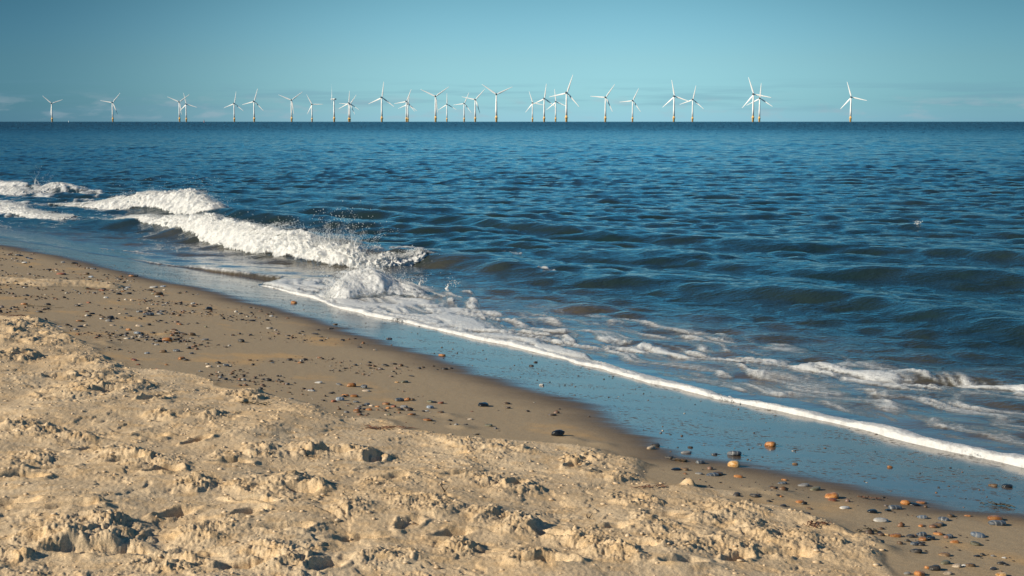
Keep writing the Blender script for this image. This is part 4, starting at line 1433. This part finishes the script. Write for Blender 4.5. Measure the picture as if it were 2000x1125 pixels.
# ---------------------------------------------------------------- twigs, dried weed, a lone splash
def tube(path, rad, seg=7):
    """tapered tube along a list of points"""
    P = np.array(path, float)
    n = len(P)
    T = np.gradient(P, axis=0)
    T /= np.linalg.norm(T, axis=1)[:, None] + 1e-9
    ref = np.array([0.3, 0.1, 1.0])
    A = np.cross(T, ref)
    A /= np.linalg.norm(A, axis=1)[:, None] + 1e-9
    B = np.cross(T, A)
    ang = np.linspace(0, 2 * math.pi, seg + 1)[:-1]
    r = np.interp(np.linspace(0, 1, n), np.linspace(0, 1, len(rad)), rad)[:, None, None]
    V = P[:, None] + r * (np.cos(ang)[None, :, None] * A[:, None] + np.sin(ang)[None, :, None] * B[:, None])
    f = grid_faces(n, seg, wrap=True)
    return V.reshape(-1, 3), f


def join(parts):
    V, F, k = [], [], 0
    for v, f in parts:
        V.append(v)
        F.append(f + k)
        k += len(v)
    return np.concatenate(V), np.concatenate(F)


def settle(px, py):
    x, y, z = at(px, py)
    for _k in range(4):
        z = float(beach(np.array([x]), np.array([y]))[0][0])
        dx, dy, dz = ray(px, py)
        kk = (z - CAM_H) / dz
        x, y = dx * kk, dy * kk
    return x, y, z


m_twig = simple_mat('twig_bark', (0.060, 0.042, 0.028), 0.8, 0.3, 30.0)
m_weed = simple_mat('dried_weed', (0.115, 0.045, 0.022), 0.6, 0.4, 20.0)
m_weed2 = simple_mat('green_brown_weed', (0.060, 0.045, 0.018), 0.45, 0.4, 20.0)


def twig(px, py, h, label, forks=1, lean=0.0):
    tr_ = np.random.default_rng(int(px))
    x, y, z = settle(px, py)
    main = [(lean * h * q + 0.006 * math.sin(q * 5), 0.004 * math.sin(q * 7), -0.02 + (h + 0.02) * q) for q in np.linspace(0, 1, 9)]
    parts = [tube(main, [0.0042, 0.0034, 0.0018])]
    for k in range(forks):
        q0 = 0.45 + 0.2 * k
        b0 = np.array(main[int(q0 * 8)])
        sgn = 1 if k % 2 == 0 else -1
        parts.append(tube([b0 + np.array([sgn * 0.020 * q, 0.006 * q, 0.028 * q]) for q in np.linspace(0, 1, 5)], [0.0024, 0.001]))
    v, f = join(parts)
    o = link('twig', mesh_np('twig', v, f), m_twig)
    o.location = (x, y, z)
    tag(o, label, 'twig', 'twigs standing in the sand')


twig(524, 892, 0.036, 'short dark twig upright in the sand, left of a forked pair of cracks', 1, 0.05)
twig(597, 893, 0.040, 'upright dark twig beside a sand clod, right of the other short twig', 1, 0.12)
twig(868, 962, 0.045, 'forked dark twig poking out of a smooth hollow in the sand', 2, -0.25)
twig(1145, 1012, 0.018, 'stubby dark twig end in the trampled sand near the middle', 1, 0.5)


def weed(px, py, length, label, mat, n=14, seed=1, wid=0.05):
    wr_ = np.random.default_rng(seed)
    x0, y0, _ = settle(px, py)
    parts = []
    n, length = int(n * 0.7), length * 0.8
    for k in range(n):
        cx_, cy_ = wr_.uniform(-0.5, 0.5) * length, wr_.normal(0, wid * 0.4)
        L = length * wr_.uniform(0.15, 0.45)
        a = wr_.normal(0, 0.5)
        q = np.linspace(-0.5, 0.5, 8)
        wx_ = x0 + cx_ + q * L * math.cos(a)
        wy_ = y0 + cy_ + q * L * math.sin(a) + 0.012 * np.sin(q * 9 + k)
        wz_ = beach(wx_, wy_)[0] + 0.003 + 0.006 * np.abs(np.sin(q * 6 + k)) + wr_.uniform(0, 0.006)
        parts.append(tube(np.stack([wx_, wy_, wz_], -1), [0.001, wr_.uniform(0.0015, 0.0032), 0.001], 5))
    v, f = join(parts)
    c0 = v.mean(0)
    o = link('seaweed', mesh_np('seaweed', v - c0, f), mat)
    o.location = c0
    tag(o, label, 'seaweed', 'scraps of dried seaweed on the beach')


weed(765, 838, 0.42, 'long thin string of red brown dried weed in front of the pebble patch', m_weed, 20, 2, 0.05)
weed(1270, 952, 0.22, 'red brown weed scraps below the crumbling sand heap near the middle', m_weed, 14, 3, 0.05)
weed(1590, 1026, 0.16, 'tangle of brown weed on damp sand behind the small block of sand', m_weed, 18, 4, 0.05)
weed(1949, 988, 0.22, 'dark green brown clump of weed at the wet edge near the right side', m_weed2, 22, 5, 0.05)
weed(1695, 1038, 0.12, 'small black knot of weed among stones, left of the bottom right cluster', m_weed2, 16, 6, 0.03)
weed(1708, 976, 0.15, 'thin brown weed strand on damp sand right of the largest orange pebble', m_weed, 8, 7, 0.02)
weed(1330, 901, 0.16, 'brown weed scrap lying along the tip of the thin puddle', m_weed2, 9, 8, 0.02)
weed(20, 620, 0.55, 'red brown streak of weed at the left edge above the cloddy heap', m_weed, 20, 9, 0.06)
weed(85, 600, 0.45, 'long dark stalk of weed on the upper left shingle', m_weed2, 10, 10, 0.03)
weed(196, 567, 0.40, 'dark weed caught at the end of the pale sand drift', m_weed, 22, 11, 0.08)
weed(500, 785, 0.22, 'dark weed tangled in the sand heap left of the pebble patch', m_weed2, 22, 12, 0.06)

srng = np.random.default_rng(77)
x0, y0, _ = at(1792, 447, 0.0)
sp = np.stack([srng.normal(0, 0.035, 60), srng.normal(0, 0.03, 60), np.abs(srng.normal(0.03, 0.03, 60))], -1)
co, f = octa_cloud(sp, 0.004 + 0.012 * srng.random(60) ** 2)
z0 = float(sea_height(np.array([x0]), np.array([y0]), np.array([0.1]))[0][0])
spo = link('splash', mesh_np('splash', co, f), m_foam)
spo.location = (x0, y0, z0)
tag(spo, 'tiny white splash alone on the open water at the right', 'splash')
